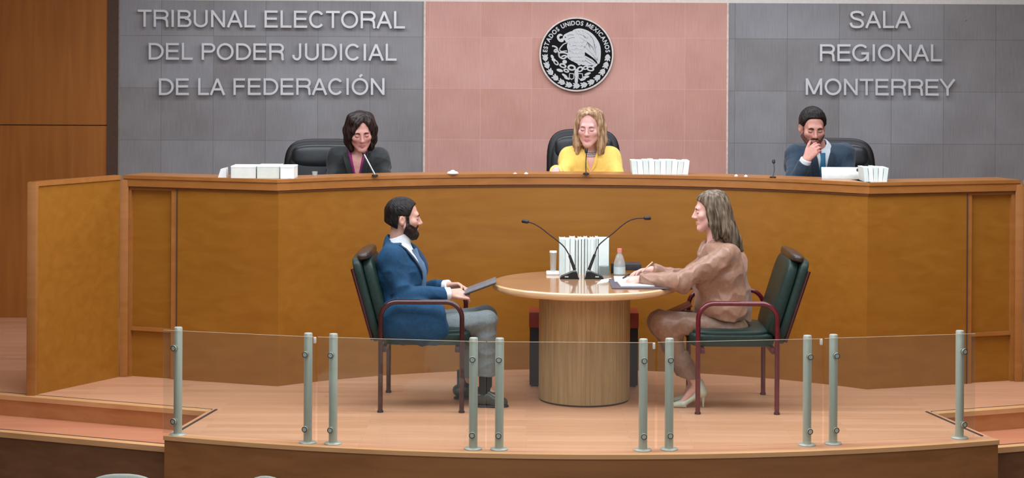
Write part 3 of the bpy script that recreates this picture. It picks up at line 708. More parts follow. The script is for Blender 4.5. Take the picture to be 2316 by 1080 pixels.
nR, fR = on_z(1668, 936).y, on_z(1668, 891).y
sR = armchair('green leather armchair with wine red arms under the woman in brown', q(1757, 936, nR).x, q(1578, 936, nR).x, q(1795, 570, (nR+fR)/2).x, nR, fR, -1, M_maroon)
# executive chairs behind the bench
M_exec = mat('black_leather', (26, 32, 34), (34, 42, 44), rough=.3, ns=5, bump=.1, bscale=90)
def exec_chair(label, c, hw, ztop_, yaw, lean=.12):
    t = thing('executive_chair', label, 'chair', (c[0], c[1], zdais), 'black executive chairs behind the bench')
    Rz = Matrix.Rotation(yaw, 3, 'Z'); o = Vector((c[0], c[1], 0))
    def P(x, y, z): return o+Rz @ Vector((x, y, z))
    zs_ = zdais+.45
    b = B(); b.pillow(P(0, -.02, zs_), (.27, .26, .055), .45, Rz); b.done('seat', M_exec, t)
    Rl = Rz @ Matrix.Rotation(-lean, 3, 'X'); Lb = (ztop_-zs_)/2
    cb = P(0, .27, zs_+Lb); 
    b = B(); b.pillow(cb+Rl @ Vector((0, .03, 0)), (hw, .05, Lb), .5, Rl); b.done('back_shell', mat('exec_shell', (18, 20, 22), rough=.45), t)
    b = B(); b.pillow(cb+Rl @ Vector((0, -.03, -.02)), (hw-.025, .06, Lb-.045), .55, Rl); b.done('back_cushion', M_exec, t)
    b = B(); b.pillow(cb+Rl @ Vector((0, -.055, Lb*.55)), (hw-.06, .05, Lb*.3), .6, Rl); b.done('headrest_cushion', M_exec, t)
    for s_ in (-1, 1):
        b = B(); b.tube([P(s_*.27, .12, zs_-.03), P(s_*.31, .12, zs_+.1), P(s_*.31, .06, zs_+.2), P(s_*.31, -.16, zs_+.2)], .02, 10); b.pillow(P(s_*.31, -.04, zs_+.225), (.04, .15, .025), .5, Rz); b.done('armrest', M_black, t)
    b = B(); b.tube([P(0, 0, zdais+.08), P(0, 0, zs_-.04)], .03, 14); b.done('column', M_steel, t)
    b = B()
    for k in range(5):
        a = 2*PI*k/5; b.tube([P(0, 0, zdais+.09), P(.28*math.cos(a), .28*math.sin(a), zdais+.06)], [.03, .018], 8)
    ba_ = b.done('base', M_black, t)
    for k in range(5):
        a = 2*PI*k/5; w = P(.28*math.cos(a), .28*math.sin(a), zdais+.03); b = B(); b.lathe([(.03, -.02), (.03, .02), (0, .02)], w, 14, Matrix.Rotation(PI/2, 3, 'X')); b.done('castor', M_black, ba_)
    return t
def ec_place(label, x0, x1, ytop, Y, yaw):
    a, c = q(x0, 350, Y), q(x1, 350, Y); exec_chair(label, ((a.x+c.x)/2, Y-.33), (c.x-a.x)/2, q((x0+x1)/2, ytop, Y+.06).z, yaw)
ec_place('black leather executive chair behind the dark haired woman in black', 653, 838, 311, 13.55, .10)
ec_place('black leather executive chair behind the woman in yellow', 1236, 1403, 289, 13.85, 0)
ec_place('black leather executive chair behind the man in the dark teal suit', 1792, 1968, 309, 13.40, -.10)
# ================================================================= THINGS ON THE ROUND TABLE
def on_t(x, y): return on_z(x, y, TZ)
bx = [1265, 1278, 1289, 1301, 1308, 1315, 1322, 1329, 1336, 1343, 1348, 1353, 1378]
byk = on_t(1321, 620).y
bord = ['first', 'second', 'third', 'fourth', 'fifth', 'sixth', 'seventh', 'eighth', 'ninth', 'tenth', 'eleventh', 'last and thickest']
for i in range(12):
    xa, xb = q(bx[i], 580, byk).x+.0001, q(bx[i+1], 580, byk).x-.0001
    ht = q(1321, 539+[2, 3, 0, 4, 1, 2, 0, 3, 1, 2, 0, 1][i], byk).z
    dy = [0, .004, .001, .005, .002, .006, .001, .004, .0, .003, .005, .002][i]
    t = thing('booklet', '%s white booklet from the left in the upright row on the table' % bord[i], 'book', ((xa+xb)/2, byk+.1+dy, TZ), 'upright white booklets on the round table')
    y0 = byk+dy; th = min(.0022, (xb-xa)*.2)
    b = B(); b.box((xa, y0, TZ), (xb, y0+th, ht)); b.box((xa, y0, TZ), (xa+th, y0+.19, ht)); b.box((xb-th, y0, TZ), (xb, y0+.19, ht)); b.done('cover', M_cover if i % 3 else M_cover2, t, False)
    b = B(); b.box((xa+th, y0+th, TZ+.003), (xb-th, y0+.186, ht-.004)); b.done('pages', M_paper, t, False)
def gooseneck(label, base, path, Y, flip):
    c = on_t(*base); t = thing('table_microphone', label, 'microphone', c, 'gooseneck microphones on the round table')
    b = B(); w = .066
    b.prism([(c.x-w, c.z), (c.x+w, c.z), (c.x+w-.012, c.z+.014), (c.x+flip*.034+.016, c.z+.046), (c.x+flip*.034-.016, c.z+.046), (c.x-w+.012, c.z+.014)], 'Y', c.y-.045, c.y+.045, .004); b.done('base', M_blackmetal, t)
    b = B(); b.box((c.x-.012-flip*.02, c.y-.047, c.z+.012), (c.x+.012-flip*.02, c.y-.044, c.z+.02)); b.done('button', M_steel, t, False)
    P = [q(x, y, c.y) for x, y in path]
    b = B(); b.tube(P[:2], [.011, .009], 12); b.done('stem_sleeve', M_black, t)
    sp = smoothpath(P[1:-1], 8); b = B(); b.tube(sp, .0042, 10); b.done('gooseneck', mat('neck_brown', (52, 36, 30), (40, 30, 26), rough=.4, metal=.3), t)
    d = (P[-1]-P[-2]).normalized(); b = B(); b.tube([P[-2]-d*.006, P[-2], P[-1]-d*.006, P[-1]], [.006, .0125, .0135, .009], 14); b.done('microphone_head', M_black, t)
gooseneck('gooseneck microphone bending left towards the man in blue', (1288, 629), [(1300, 610), (1288, 577), (1276, 558), (1262, 545), (1240, 528), (1222, 514), (1206, 505), (1194, 501.5), (1180, 498.5)], 0, 1)
gooseneck('gooseneck microphone bending right towards the woman in brown', (1343, 629), [(1332, 610), (1345, 575), (1353, 556), (1366, 543), (1385, 528), (1405, 511), (1422, 499), (1440, 493.5), (1458, 492.8), (1472, 492.5)], 0, -1)
M_clear = glass_mat('clear_glassware', tint=(253, 254, 253), haze=.2)
# covered tumbler on napkin
c = on_t(1250, 620)
b = B(); b.box((c.x-.043, c.y-.04, TZ), (c.x+.043, c.y+.05, TZ+.02), .006); tag(b.done('paper_napkin', M_paper), 'folded white napkin under the covered glass tumbler', 'napkin')
c2 = Vector((q(1251, 612, c.y+.005).x, c.y+.005, TZ+.0205)); t = thing('tumbler', 'tall clear glass tumbler with white paper cover on napkin', 'glass', c2)
hh = q(1251, 571, c2.y).z-c2.z
b = B(); b.lathe([(0, 0), (.019, 0), (.023, hh), (.021, hh), (.0175, .006), (0, .006)], c2, 28); b.done('glass_body', M_clear, t)
b = B(); b.lathe([(.0215, hh+.0005), (.0245, hh+.0005), (.0245, hh+.012), (0, hh+.013)], c2, 28); b.done('paper_cover', M_paper, t)
# small dark tumbler in front of the last booklet
c = on_t(1366.5, 622); t = thing('tumbler', 'short upturned grey glass tumbler before the booklets beside the right microphone', 'glass', c)
b = B(); b.lathe([(.038, 0), (.035, .062), (.0, .064), ], c, 28); b.done('glass_body', glass_mat('smoked_glass', tint=(186, 194, 192), haze=.18), t)
b = B(); b.lathe([(.0385, 0.0), (.0385, .005), (.037, .006)], c, 28); b.done('rim', M_clear, t)
# bottle
c = on_t(1401, 622); zb = lambda y: q(1401, y, c.y).z-TZ; t = thing('water_bottle', 'clear plastic water bottle with pink cap beside the booklets', 'bottle', c)
b = B(); b.lathe([(0, 0), (.036, 0), (.0385, .006), (.0385, zb(597)), (.037, zb(594)), (.034, zb(590)), (.024, zb(578)), (.014, zb(573)), (.0135, zb(570.5)), (0, zb(570.5))], c, 32); b.done('bottle_body', glass_mat('bottle_plastic', tint=(252, 253, 253), haze=.34), t)
b = B(); b.lathe([(.0392, zb(618)), (.0392, zb(602))], c, 32, caps=False); b.done('label_band', mat('bottle_label', (206, 222, 220), (178, 200, 200), rough=.5, ns=18), t)
b = B(); b.lathe([(.0155, zb(570.5)), (.0155, zb(561.5)), (.0, zb(561))], c, 24); b.done('cap', mat('pink_cap', (238, 150, 136), rough=.45), t)
b = B(); b.lathe([(0.0, .004), (.036, .004), (.036, zb(598)), (0, zb(598))], c, 32); b.done('water', glass_mat('water', tint=(246, 250, 250), haze=.08, ior=1.33), t)
# dark wallet/case standing behind the bottle
c = on_t(1386, 620)
b = B(); b.box((c.x-.011, c.y+.05, TZ), (c.x+.011, c.y+.075, TZ+.066), .003); tag(b.done('card_case', M_black), 'small black upright case between booklets and water bottle', 'case')
c = on_t(1428, 612); R = Matrix.Rotation(-.25, 3, 'X')
b = B(); b.box((c.x-.055, c.y+.02, TZ), (c.x+.07, c.y+.17, TZ+.042), .005); tag(b.done('leather_case', mat('charcoal_case', (56, 54, 58), (46, 44, 48), rough=.6)), 'charcoal leather case lying behind the water bottle and hands', 'case')
# folder + papers
f0, f1 = on_t(1384, 653), on_t(1516, 653); fb = on_t(1400, 632).y
t = thing('folder', 'dark open folder under white papers on the table near the woman', 'folder', ((f0.x+f1.x)/2, (f0.y+fb)/2, TZ))
b = B(); b.box((f0.x, f0.y, TZ), (f1.x, fb, TZ+.007), .002); b.done('cover', mat('folder_grey', (92, 84, 92), (80, 74, 82), rough=.5), t)
def sheet(name, label, cat, pts, z, th, m, grp=None):
    b = B(); b.prism([(p.x, p.y) for p in pts], 'Z', z, z+th); return tag(b.done(name, m, None, False), label, cat, grp)
sheet('paper_pad', 'white paper pad lying on the dark folder under the hands', 'paper', [on_t(1404, 650), on_t(1512, 650), on_t(1500, 640), on_t(1396, 640)], TZ+.0072, .007, M_paper)
sheet('paper_sheet', 'printed white sheet on the folder left of the hands', 'paper', [on_t(1390, 639), on_t(1440, 642), on_t(1432, 627), on_t(1388, 627)], TZ+.0073, .002, mat('printed_paper', (236, 238, 238), (170, 172, 176), rough=.8, ns=26, scale=(1, 5, 1)))
sheet('loose_paper', 'loose white paper sticking out left of the dark folder', 'paper', [on_t(1350, 642), on_t(1374, 638), on_t(1383.5, 629), on_t(1360, 633)], TZ+.0005, .003, M_paper)
b = B(); pa, pb2 = on_t(1409, 633), on_t(1424, 626); b.tube([pa+Vector((0, 0, .014)), pb2+Vector((0, 0, .02))], .0045, 10); tag(b.done('pen', M_black), 'black pen lying on the printed sheet by the near hand', 'pen')
# ================================================================= THINGS ON THE BENCH
def on_b(x, y): return on_z(x, y, zt)
def crate(x0, x1, y, yt, label, m, dep=.2, grp='white document boxes on the left of the bench'):
    a, c = on_b(x0, y), on_b(x1, y); y0 = max(a.y, c.y)+.0; h = q(x0, yt, y0).z
    t = thing('document_box', label, 'box', ((a.x+c.x)/2, y0+dep/2, zt), grp)
    b = B(); b.box((a.x+.001, y0, zt), (c.x-.001, y0+dep, h-.012), .002); b.done('box_body', m, t, False)
    b = B(); b.box((a.x-.0, y0-.0015, h-.012), (c.x-.0, y0+dep+.0015, h), .002); b.done('lid', M_paper, t, False)
crate(521, 579, 403, 375, 'leftmost long white document box lying on the bench', mat('box_white', (226, 230, 222), (218, 222, 214), rough=.7))
crate(580, 632, 403.5, 374, 'middle white document box in the row on the bench', mat('box_white2', (216, 224, 212), (208, 216, 204), rough=.7))
crate(633, 665, 404, 375.5, 'right white document box with pale green band beside the chair', mat('box_white3', (242, 248, 244), (232, 242, 238), rough=.7))
a = on_b(503, 401); b = B(); b.prism([(q(493, 398, a.y).x, zt), (q(512, 398, a.y).x, zt), (q(511, 379, a.y).x, q(511, 379, a.y).z), (q(499, 382, a.y).x, q(499, 382, a.y).z)], 'Y', a.y, a.y+.08); tag(b.done('folded_card', M_paper), 'small white folded card left of the document boxes', 'card')
def brow(x0, x1, n, y, yt, lab, grp, splay):
    for i in range(n):
        xa = x0+(x1-x0)*i/n; xb = x0+(x1-x0)*(i+1)/n; a, c = on_b(xa, y), on_b(xb, y); h = q(xa, yt+rng.uniform(-1.2, 1.5), a.y).z
        w = (c.x-a.x)/2-.0006; sp = splay*(2*(i+.5)/n-1)
        bb = B(); xm = (a.x+c.x)/2; y0 = on_b((x0+x1)/2, y).y+rng.uniform(0, .006)
        bb.prism([(xm-w, zt), (xm+w, zt), (xm+w+sp, h), (xm-w+sp, h)], 'Y', y0, y0+.2)
        pos = 'first' if i == 0 else 'last' if i == n-1 else bord[i] if i < 11 else 'twelfth'
        tag(bb.done('booklet', M_paper if i % 2 else M_cover, None, False), lab % pos, 'book', grp)
brow(1431, 1556, 10, 394, 363, '%s white booklet from the left in the row beside the woman in yellow', 'white booklets on the bench centre', .012)
brow(1956, 2006, 5, 411, 379, '%s white booklet from the left in the row beside the tablet', 'white booklets on the bench right', .014)
# tablet
a, c = on_b(1859, 404), on_b(1950, 406); y0 = a.y
t = thing('tablet', 'silver tablet propped on the bench before the man in the dark suit', 'tablet', ((a.x+c.x)/2, y0, zt))
Rt = Matrix.Rotation(-.35, 3, 'X'); hh = (q(1900, 378, y0).z-zt)/math.cos(.35)
b = B(); b.box((a.x, y0, zt), (c.x, y0+.008, zt+hh), .003, Rt, ((a.x+c.x)/2, y0, zt)); b.done('body', mat('tablet_silver', (206, 208, 200), (196, 198, 192), rough=.35, metal=.3), t)
b = B(); b.lathe([(.010, -.002), (.010, .004), (0, .004)], Vector((c.x-.014, y0, zt))+Rt @ Vector((0, -.001, hh-.02)), 16, Rt @ RX); b.done('camera_lens', M_black, t)
b = B(); b.box((c.x-.07, y0+.02, zt), (c.x+.004, y0+.09, zt+.006), .002); b.tube([(c.x-.03, y0+.04, zt+.004), Vector((c.x-.03, y0, zt))+Rt @ Vector((0, .006, hh*.6))], .004, 8); b.done('stand', M_black, t)
# small whites
def bottlecap(x, y, w, h, name, label, cat, m=None):
    c = on_b(x, y); b = B(); b.lathe([(w*.8, 0), (w, h*.25), (w*.85, h*.6), (w*.35, h*.8), (w*.3, h), (0, h)], c, 20); tag(b.done(name, m or M_paper), label, cat)
bottlecap(1024, 394, .040, .030, 'sugar_bowl', 'small white bowl alone on the bench near the pink wall edge', 'bowl')
bottlecap(1165, 394, .015, .014, 'bottle_cap', 'tiny pale cap on the bench left of the woman in yellow', 'cap', mat('pale_cap', (240, 200, 180), rough=.6))
bottlecap(1190, 394, .015, .015, 'paper_wad', 'tiny white paper wad on the bench nearest the yellow sleeve', 'paper')
bottlecap(1665, 399, .013, .016, 'paper_wad', 'tiny white paper wad on the bench at the pink wall edge', 'paper')
bottlecap(1687, 400, .013, .016, 'bottle_cap', 'tiny white cap on the bench left of the man in the dark suit', 'cap')
c = on_b(712, 397); b = B(); b.lathe([(0, 0), (.017, 0), (.02, .03), (.018, .03), (.015, .004), (0, .004)], c, 20); tag(b.done('small_glass', M_clear), 'small clear glass on the bench beside the woman in black', 'glass')
def bench_mic(label, base, pts, rod, m, hl=.03):
    c = on_b(*base); t = thing('bench_microphone', label, 'microphone', c, 'gooseneck microphones on the bench')
    b = B(); b.lathe([(.022, 0), (.022, .008), (.01, .014), (0, .014)], c, 18); b.done('base', M_black, t)
    P = [c+Vector((0, 0, .01))]+[q(x, y, c.y+dy) for x, y, dy in pts]
    b = B(); b.tube(smoothpath(P, 8), rod, 10); b.done('gooseneck', m, t)
    d = (P[-1]-P[-2]).normalized(); b = B(); b.tube([P[-1]-d*.005, P[-1]+d*.004, P[-1]+d*hl], [.005, .011, .010], 12); b.done('microphone_head', M_black, t)
M_chrome = mat('chrome_rod', (190, 200, 205), rough=.25, metal=.6)
bench_mic('silver gooseneck microphone on the bench before the woman in black', (848, 398), [(836, 372, .01), (823, 348, .03)], .0055, M_chrome, .012)
bench_mic('thin dark gooseneck microphone on the bench before the woman in yellow', (1325.5, 394), [(1325, 372, .02), (1326, 345, .05)], .004, M_blackmetal)
bench_mic('black gooseneck microphone on the bench left of the man in the dark suit', (1748, 402), [(1751, 385, .05), (1750, 368, .08)], .0025, M_blackmetal, .022)
# ================================================================= AUDIENCE CHAIRS
M_seat = mat('pale_grey_upholstery', (176, 184, 170), (164, 172, 160), rough=.8, ns=20)
def hall_chair(label, x, ytop, Y, hw, e):
    z1 = q(x, ytop, Y).z; X = q(x, ytop, Y).x; z0 = -.46
    t = thing('hall_chair', label, 'chair', (X, Y+.2, z0), 'hall chairs in front of the platform')
    b = B(); b.pillow((X, Y, z1-.22), (hw, .04, .22), e); b.done('backrest', M_seat, t)
    b = B(); b.pillow((X, Y+.25, z0+.45), (hw, .24, .045), .4); b.done('seat', M_seat, t)
    for sx in (-1, 1):
        b = B(); b.tube([(X+sx*(hw-.04), Y+.43, z0), (X+sx*(hw-.04), Y+.43, z0+.42)], .014, 10); b.done('leg', M_blackmetal, t)
        b = B(); b.tube([(X+sx*(hw-.04), Y-.03, z0), (X+sx*(hw-.05), Y+.03, z0+.42), (X+sx*(hw-.05), Y+.02, z1-.25)], .014, 10); b.done('leg', M_blackmetal, t)
hall_chair('pale grey hall chair at the bottom left before the steps', 276, 1070.5, 8.0, .225, .8)
hall_chair('pale grey hall chair before the platform front, right of the other', 600, 1075, 8.0, .17, 1.0)
# ================================================================= FIGURES (implicit surfaces polygonised in numpy)
def A3(v): return np.array(v, dtype=np.float32)
def rc(a, b, ra, rb=None, side=None, k=1.0):
    """tapered capsule; optionally squeezed along unit vector side by factor k (k>1: thinner in side)"""
    a, b = A3(a), A3(b); rb = ra if rb is None else rb
    sd = None if side is None else A3(side)/np.linalg.norm(A3(side))
    def f(P):
        p = P-a; ba = b-a
        if sd is not None:
            p = p+np.outer(p @ sd, sd)*(k-1); ba = ba+(ba @ sd)*sd*(k-1)
        t = np.clip((p @ ba)/max(ba @ ba, 1e-9), 0, 1)
        return np.linalg.norm(p-t[:, None]*ba, axis=1)-(ra+(rb-ra)*t)
    return f
def el(c, r, R=None):
    c, r = A3(c), A3(r); Rm = None if R is None else np.array(R, dtype=np.float32)
    def f(P):
        p = P-c
        if Rm is not None: p = p @ Rm
        q0 = p/r; k0 = np.linalg.norm(q0, axis=1); k1 = np.linalg.norm(q0/r, axis=1)
        return k0*(k0-1)/np.maximum(k1, 1e-6)
    return f
def smin(a, b_, k):
    if k <= 0: return np.minimum(a, b_)
    h = np.maximum(k-np.abs(a-b_), 0)/k; return np.minimum(a, b_)-h*h*k*.25
def U(k, *fs):
    def f(P):
        d = fs[0](P)
        for g in fs[1:]: d = smin(d, g(P), k)
        return d
    return f
def SUB(k, f0, *gs):
    def f(P):
        d = f0(P)
        for g in gs: d = -smin(-d, g(P), k)
        return d
    return f
def INT(k, *fs):
    def f(P):
        d = fs[0](P)
        for g in fs[1:]: d = -smin(-d, -g(P), k)
        return d
    return f
def OFF(f0, r): return lambda P: f0(P)-r
def half(n, p):
    """negative on the side opposite to n"""
    n = A3(n); n = n/np.linalg.norm(n); p = A3(p); return lambda P: (P-p) @ n
def chain(pts, rs, k=.01): return U(k, *[rc(pts[i], pts[i+1], rs[i], rs[i+1]) for i in range(len(pts)-1)])
def warp(f0, g): return lambda P: f0(P)+g(P)
def folds(amp, sc, seed=0):
    r = np.random.default_rng(seed); V = r.normal(size=(5, 3)).astype(np.float32); V /= np.linalg.norm(V, axis=1)[:, None]; ph = r.uniform(0, 6, 5)
    def g(P):
        w = sum(np.sin(P @ V[i]*sc*(1+.35*i)+ph[i]+1.3*np.sin(P @ V[(i+1) % 5]*sc*.6)) for i in range(5)); return (amp*w/2.2).astype(np.float32)
    return g
def polygonise(f, lo, hi, h):
    lo, hi = A3(lo), A3(hi); BS = 8
    nb = np.maximum(np.ceil((hi-lo)/(h*BS)).astype(int), 1); n = nb*BS
    gx, gy, gz = [lo[i]+h*BS*(np.arange(nb[i])+.5)-h*.5 for i in range(3)]
    C = np.stack(np.meshgrid(gx, gy, gz, indexing='ij'), -1).reshape(-1, 3).astype(np.float32)
    dc = f(C); act = np.abs(dc) < h*BS*.87*1.7+.004
    V = np.repeat(np.repeat(np.repeat(np.where(dc < 0, -1., 1.).astype(np.float32).reshape(nb), BS, 0), BS, 1), BS, 2)
    idx = np.argwhere(act.reshape(nb)); o = np.arange(BS); off = np.stack(np.meshgrid(o, o, o, indexing='ij'), -1).reshape(-1, 3)
    for s0 in range(0, len(idx), 300):
        ii = (idx[s0:s0+300]*BS)[:, None, :]+off[None]; ii = ii.reshape(-1, 3)
        V[ii[:, 0], ii[:, 1], ii[:, 2]] = f((lo+ii*h).astype(np.float32))
    V[[0, -1]] = 1; V[:, [0, -1]] = 1; V[:, :, [0, -1]] = 1
    ins = V < 0
    cnt = sum(ins[a:n[0]-1+a, b_:n[1]-1+b_, c:n[2]-1+c].astype(np.uint8) for a in (0, 1) for b_ in (0, 1) for c in (0, 1))
    cells = np.argwhere((cnt > 0) & (cnt < 8))
    vid = -np.ones(n-1, dtype=np.int32); vid[cells[:, 0], cells[:, 1], cells[:, 2]] = np.arange(len(cells))
    cr = [(a, b_, c) for a in (0, 1) for b_ in (0, 1) for c in (0, 1)]
    val = {c: V[cells[:, 0]+c[0], cells[:, 1]+c[1], cells[:, 2]+c[2]] for c in cr}
    acc = np.zeros((len(cells), 3)); num = np.zeros(len(cells))
    for c in cr:
        for ax in range(3):
            if c[ax] == 0:
                d = list(c); d[ax] = 1; d = tuple(d); a, b_ = val[c], val[d]; m = (a < 0) != (b_ < 0)
                t = np.where(m, a/np.where(m, a-b_, 1), 0); p = np.zeros((len(cells), 3)); p[:] = c; p[:, ax] = t
                acc[m] += p[m]; num[m] += 1
    verts = lo+(cells+acc/num[:, None])*h
    F_ = []
    for ax in range(3):
        u, w = (ax+1) % 3, (ax+2) % 3
        sl0 = [slice(None)]*3; sl1 = [slice(None)]*3; sl0[ax] = slice(0, -1); sl1[ax] = slice(1, None)
        e = np.argwhere(ins[tuple(sl0)] != ins[tuple(sl1)]); e = e[(e[:, u] > 0) & (e[:, w] > 0)]
        e = e[(e[:, u] < n[u]-1) & (e[:, w] < n[w]-1)]
        def cid(du, dw):
            c = e.copy(); c[:, u] -= du; c[:, w] -= dw; return vid[c[:, 0], c[:, 1], c[:, 2]]
        qd = np.stack([cid(1, 1), cid(0, 1), cid(0, 0), cid(1, 0)], 1)
        fl = ins[e[:, 0], e[:, 1], e[:, 2]]; qd[~fl] = qd[~fl][:, ::-1]; F_.append(qd)
    Fq = np.concatenate(F_); Fq = Fq[(Fq >= 0).all(1)]
    return verts.astype(np.float32), Fq
def sdf_obj(name, f, lo, hi, h, m, parent=None, origin=None, tint=None, keep=1):
    v, fq = polygonise(f, lo, hi, h)
    # keep only the larger connected pieces
    lab = np.arange(len(v))
    for _ in range(400):
        mn = lab[fq].min(1); new = lab.copy()
        for k in range(4): np.minimum.at(new, fq[:, k], mn)
        new = new[new]
        if (new == lab).all(): break
        lab = new
    u, c = np.unique(lab, return_counts=True); good = u[np.argsort(-c)[:keep]]; sel = np.isin(lab, good)
    fq = fq[sel[fq].all(1)]; rm = np.cumsum(sel)-1; v = v[sel]; fq = rm[fq]
    sh = np.array(origin if parent is None else org(parent), dtype=np.float32)
    me = bpy.data.meshes.new(name); me.vertices.add(len(v)); me.vertices.foreach_set('co', (v-sh).astype(np.float32).ravel())
    me.loops.add(len(fq)*4); me.polygons.add(len(fq)); me.loops.foreach_set('vertex_index', fq.astype(np.int32).ravel())
    me.polygons.foreach_set('loop_start', np.arange(0, len(fq)*4, 4, dtype=np.int32)); me.polygons.foreach_set('use_smooth', np.ones(len(fq), dtype=bool))
    me.update(calc_edges=True); me.validate()
    if tint is not None:
        at = me.attributes.new('tint', 'FLOAT_COLOR', 'POINT'); c4 = np.ones((len(v), 4), dtype=np.float32); c4[:, :3] = tint(v); at.data.foreach_set('color', c4.ravel())
    me.materials.append(m); o = bpy.data.objects.new(name, me)
    if parent is None: o.location = origin
    return link(o, parent)
def basis(fwd, pitch=0.0, roll=0.0):
    """head axes: local x = person's right-to-left?, y = face forward, z = up; pitch>0 looks down"""
    f = Vector(fwd).normalized(); up = Vector((0, 0, 1)); r = f.cross(up).normalized()
    R = Matrix((r, f, up)).transposed()
    return R @ Matrix.Rotation(-pitch, 3, 'X') @ Matrix.Rotation(roll, 3, 'Y')
class Head:
    def __init__(s, o, R, sc=1.0, fem=False):
        s.o = Vector(o); s.R = R; s.sc = sc; s.fem = fem; s.Rn = np.array(R, dtype=np.float32); s.on = A3(o)
        jw = .052 if fem else .058
        p = [el((0, -.016, .036), (.077, .098, .086)), el((0, .030, -.035), (.061, .060, .085)), rc((0, .064, -.098), (0, .070, -.104), .021 if fem else .025), 
             rc((-jw, .012, -.055), (-.012, .066, -.105), .020, .018), rc((jw, .012, -.055), (.012, .066, -.105), .020, .018),
             el((-.040, .062, -.022), (.026, .024, .022)), el((.040, .062, -.022), (.026, .024, .022)), rc((-.034, .080, .024), (.034, .080, .024), .012 if fem else .014)]
        base = U(.022, *p)
        base = SUB(.014, base, el((-.032, .104, .003), (.018, .017, .012)), el((.032, .104, .003), (.018, .017, .012)))
        eyes = U(.003, el((-.032, .0785, .002), (.0145, .0135, .0125)), el((.032, .0785, .002), (.0145, .0135, .0125)))
        nose = U(.008, rc((0, .081, .014), (0, .092, -.022), .0115, .013), rc((0, .090, .012), (0, .110, -.026), .0075, .0105), el((0, .111, -.031), (.011, .011, .009)), el((-.012, .100, -.035), (.008, .010, .007)), el((.012, .100, -.035), (.008, .010, .007)))
        lips = U(.006, rc((-.023, .079, -.069), (0, .0925, -.0655), .0040, .0056), rc((.023, .079, -.069), (0, .0925, -.0655), .0040, .0056), rc((-.020, .079, -.0745), (0, .0905, -.0772), .0042, .0062), rc((.020, .079, -.0745), (0, .0905, -.0772), .0042, .0062))
        ears = U(.006, *[SUB(.004, el((sx*.079, -.012, -.012), (.011, .021, .033), np.array(Matrix.Rotation(sx*.35, 3, 'Z'))), el((sx*.089, -.008, -.008), (.007, .010, .018))) for sx in (-1, 1)])
        face = U(.010, U(.004, base, eyes), nose); face = U(.006, face, lips); face = U(.010, face, ears)
        face = SUB(.003, face, rc((-.022, .088, -.0712), (0, .0995, -.0708), .0016), rc((.022, .088, -.0712), (0, .0995, -.0708), .0016))
        s.f_loc = face; s.base = base
        s.neckr = .048 if fem else .056
    def L(s, P): return ((P-s.on) @ s.Rn)/s.sc
    def wrap(s, g): return lambda P: g(s.L(P))*s.sc
    def W(s, v): return s.o+s.R @ (Vector(v)*s.sc)
    def skin(s): return s.wrap(s.f_loc)
    def surf(s, x, z, off=.001):
        y = .2; 
        for _ in range(60):
            d = float(s.f_loc(A3([[x, y, z]]))[0]); y -= max(d*.8, .0004)
            if d < off: break
        return s.W((x, y, z))
    def details(s, parent, brow, lash, bw=.0042, look_down=True, smile=0.0, sides=(-1, 1)):
        for sx in sides:
            b = B(); b.tube([s.surf(sx*x, z, .0005) for x, z in ((.014, .019), (.024, .0235), (.036, .0240), (.047, .0175))], [bw*s.sc, bw*1.25*s.sc, bw*1.05*s.sc, bw*.4*s.sc], 8, flat=(1, .8)); b.done('eyebrow', brow, parent)
            b = B(); b.tube([s.surf(sx*x, z, .0004) for x, z in ((.0195, -.0035), (.026, -.0062), (.034, -.0066), (.042, -.0045), (.046, -.001))], [.0010*s.sc, .0019*s.sc, .0021*s.sc, .002*s.sc, .001*s.sc], 8); b.done('eyelash', lash, parent)
    def tint(s, skin, lip, beard=None):
        sk, lp = np.array(lin(skin)[:3]), np.array(lin(lip)[:3])
        def f(v):
            p = s.L(v.astype(np.float32)); c = np.tile(sk, (len(v), 1))
            w = np.clip(1.15-np.sqrt((p[:, 0]/.030)**2+((p[:, 2]+.071)/.0135)**2)**2, 0, 1)*.75*(p[:, 1] > .070)
            ck = np.exp(-(((np.abs(p[:, 0])-.04)/.018)**2+((p[:, 2]+.03)/.016)**2))*(p[:, 1] > .04)*.18
            c = c*(1-np.clip(w+ck, 0, 1)[:, None])+lp*np.clip(w+ck, 0, 1)[:, None]
            return c
        return f
def headshell(h, infl=.011): return U(.02, el((0, -.016, .036), (.077+infl, .098+infl, .086+infl)), el((0, -.03, -.02), (.072+infl*.8, .080+infl, .075)))
def short_hair(h, front=.074, infl=.011, side=.000, nape=-.062):
    """cap of short hair with temples, behind the ears, nape line"""
    sh = headshell(h, infl)
    top = half((0, .35, -1), (0, .05, front))                # keep above an inclined front hairline
    back = U(0, half((0, 1, 0), (0, .012, 0)))
    backz = half((0, -.45, -1), (0, -.03, nape))
    sideb = INT(.004, half((0, 1, -.35), (0, .046, .045)), half((0, 0, -1), (0, 0, .004)))
    ear = INT(0, half((0, -1, 0), (0, -.036, 0)), half((0, 0, 1), (0, 0, .016)))
    keep = U(.012, top, INT(.006, back, backz), sideb)
    tex = folds(.0011, 210, 3)
    return INT(.012, warp(sh, tex), SUB(.006, keep, ear))
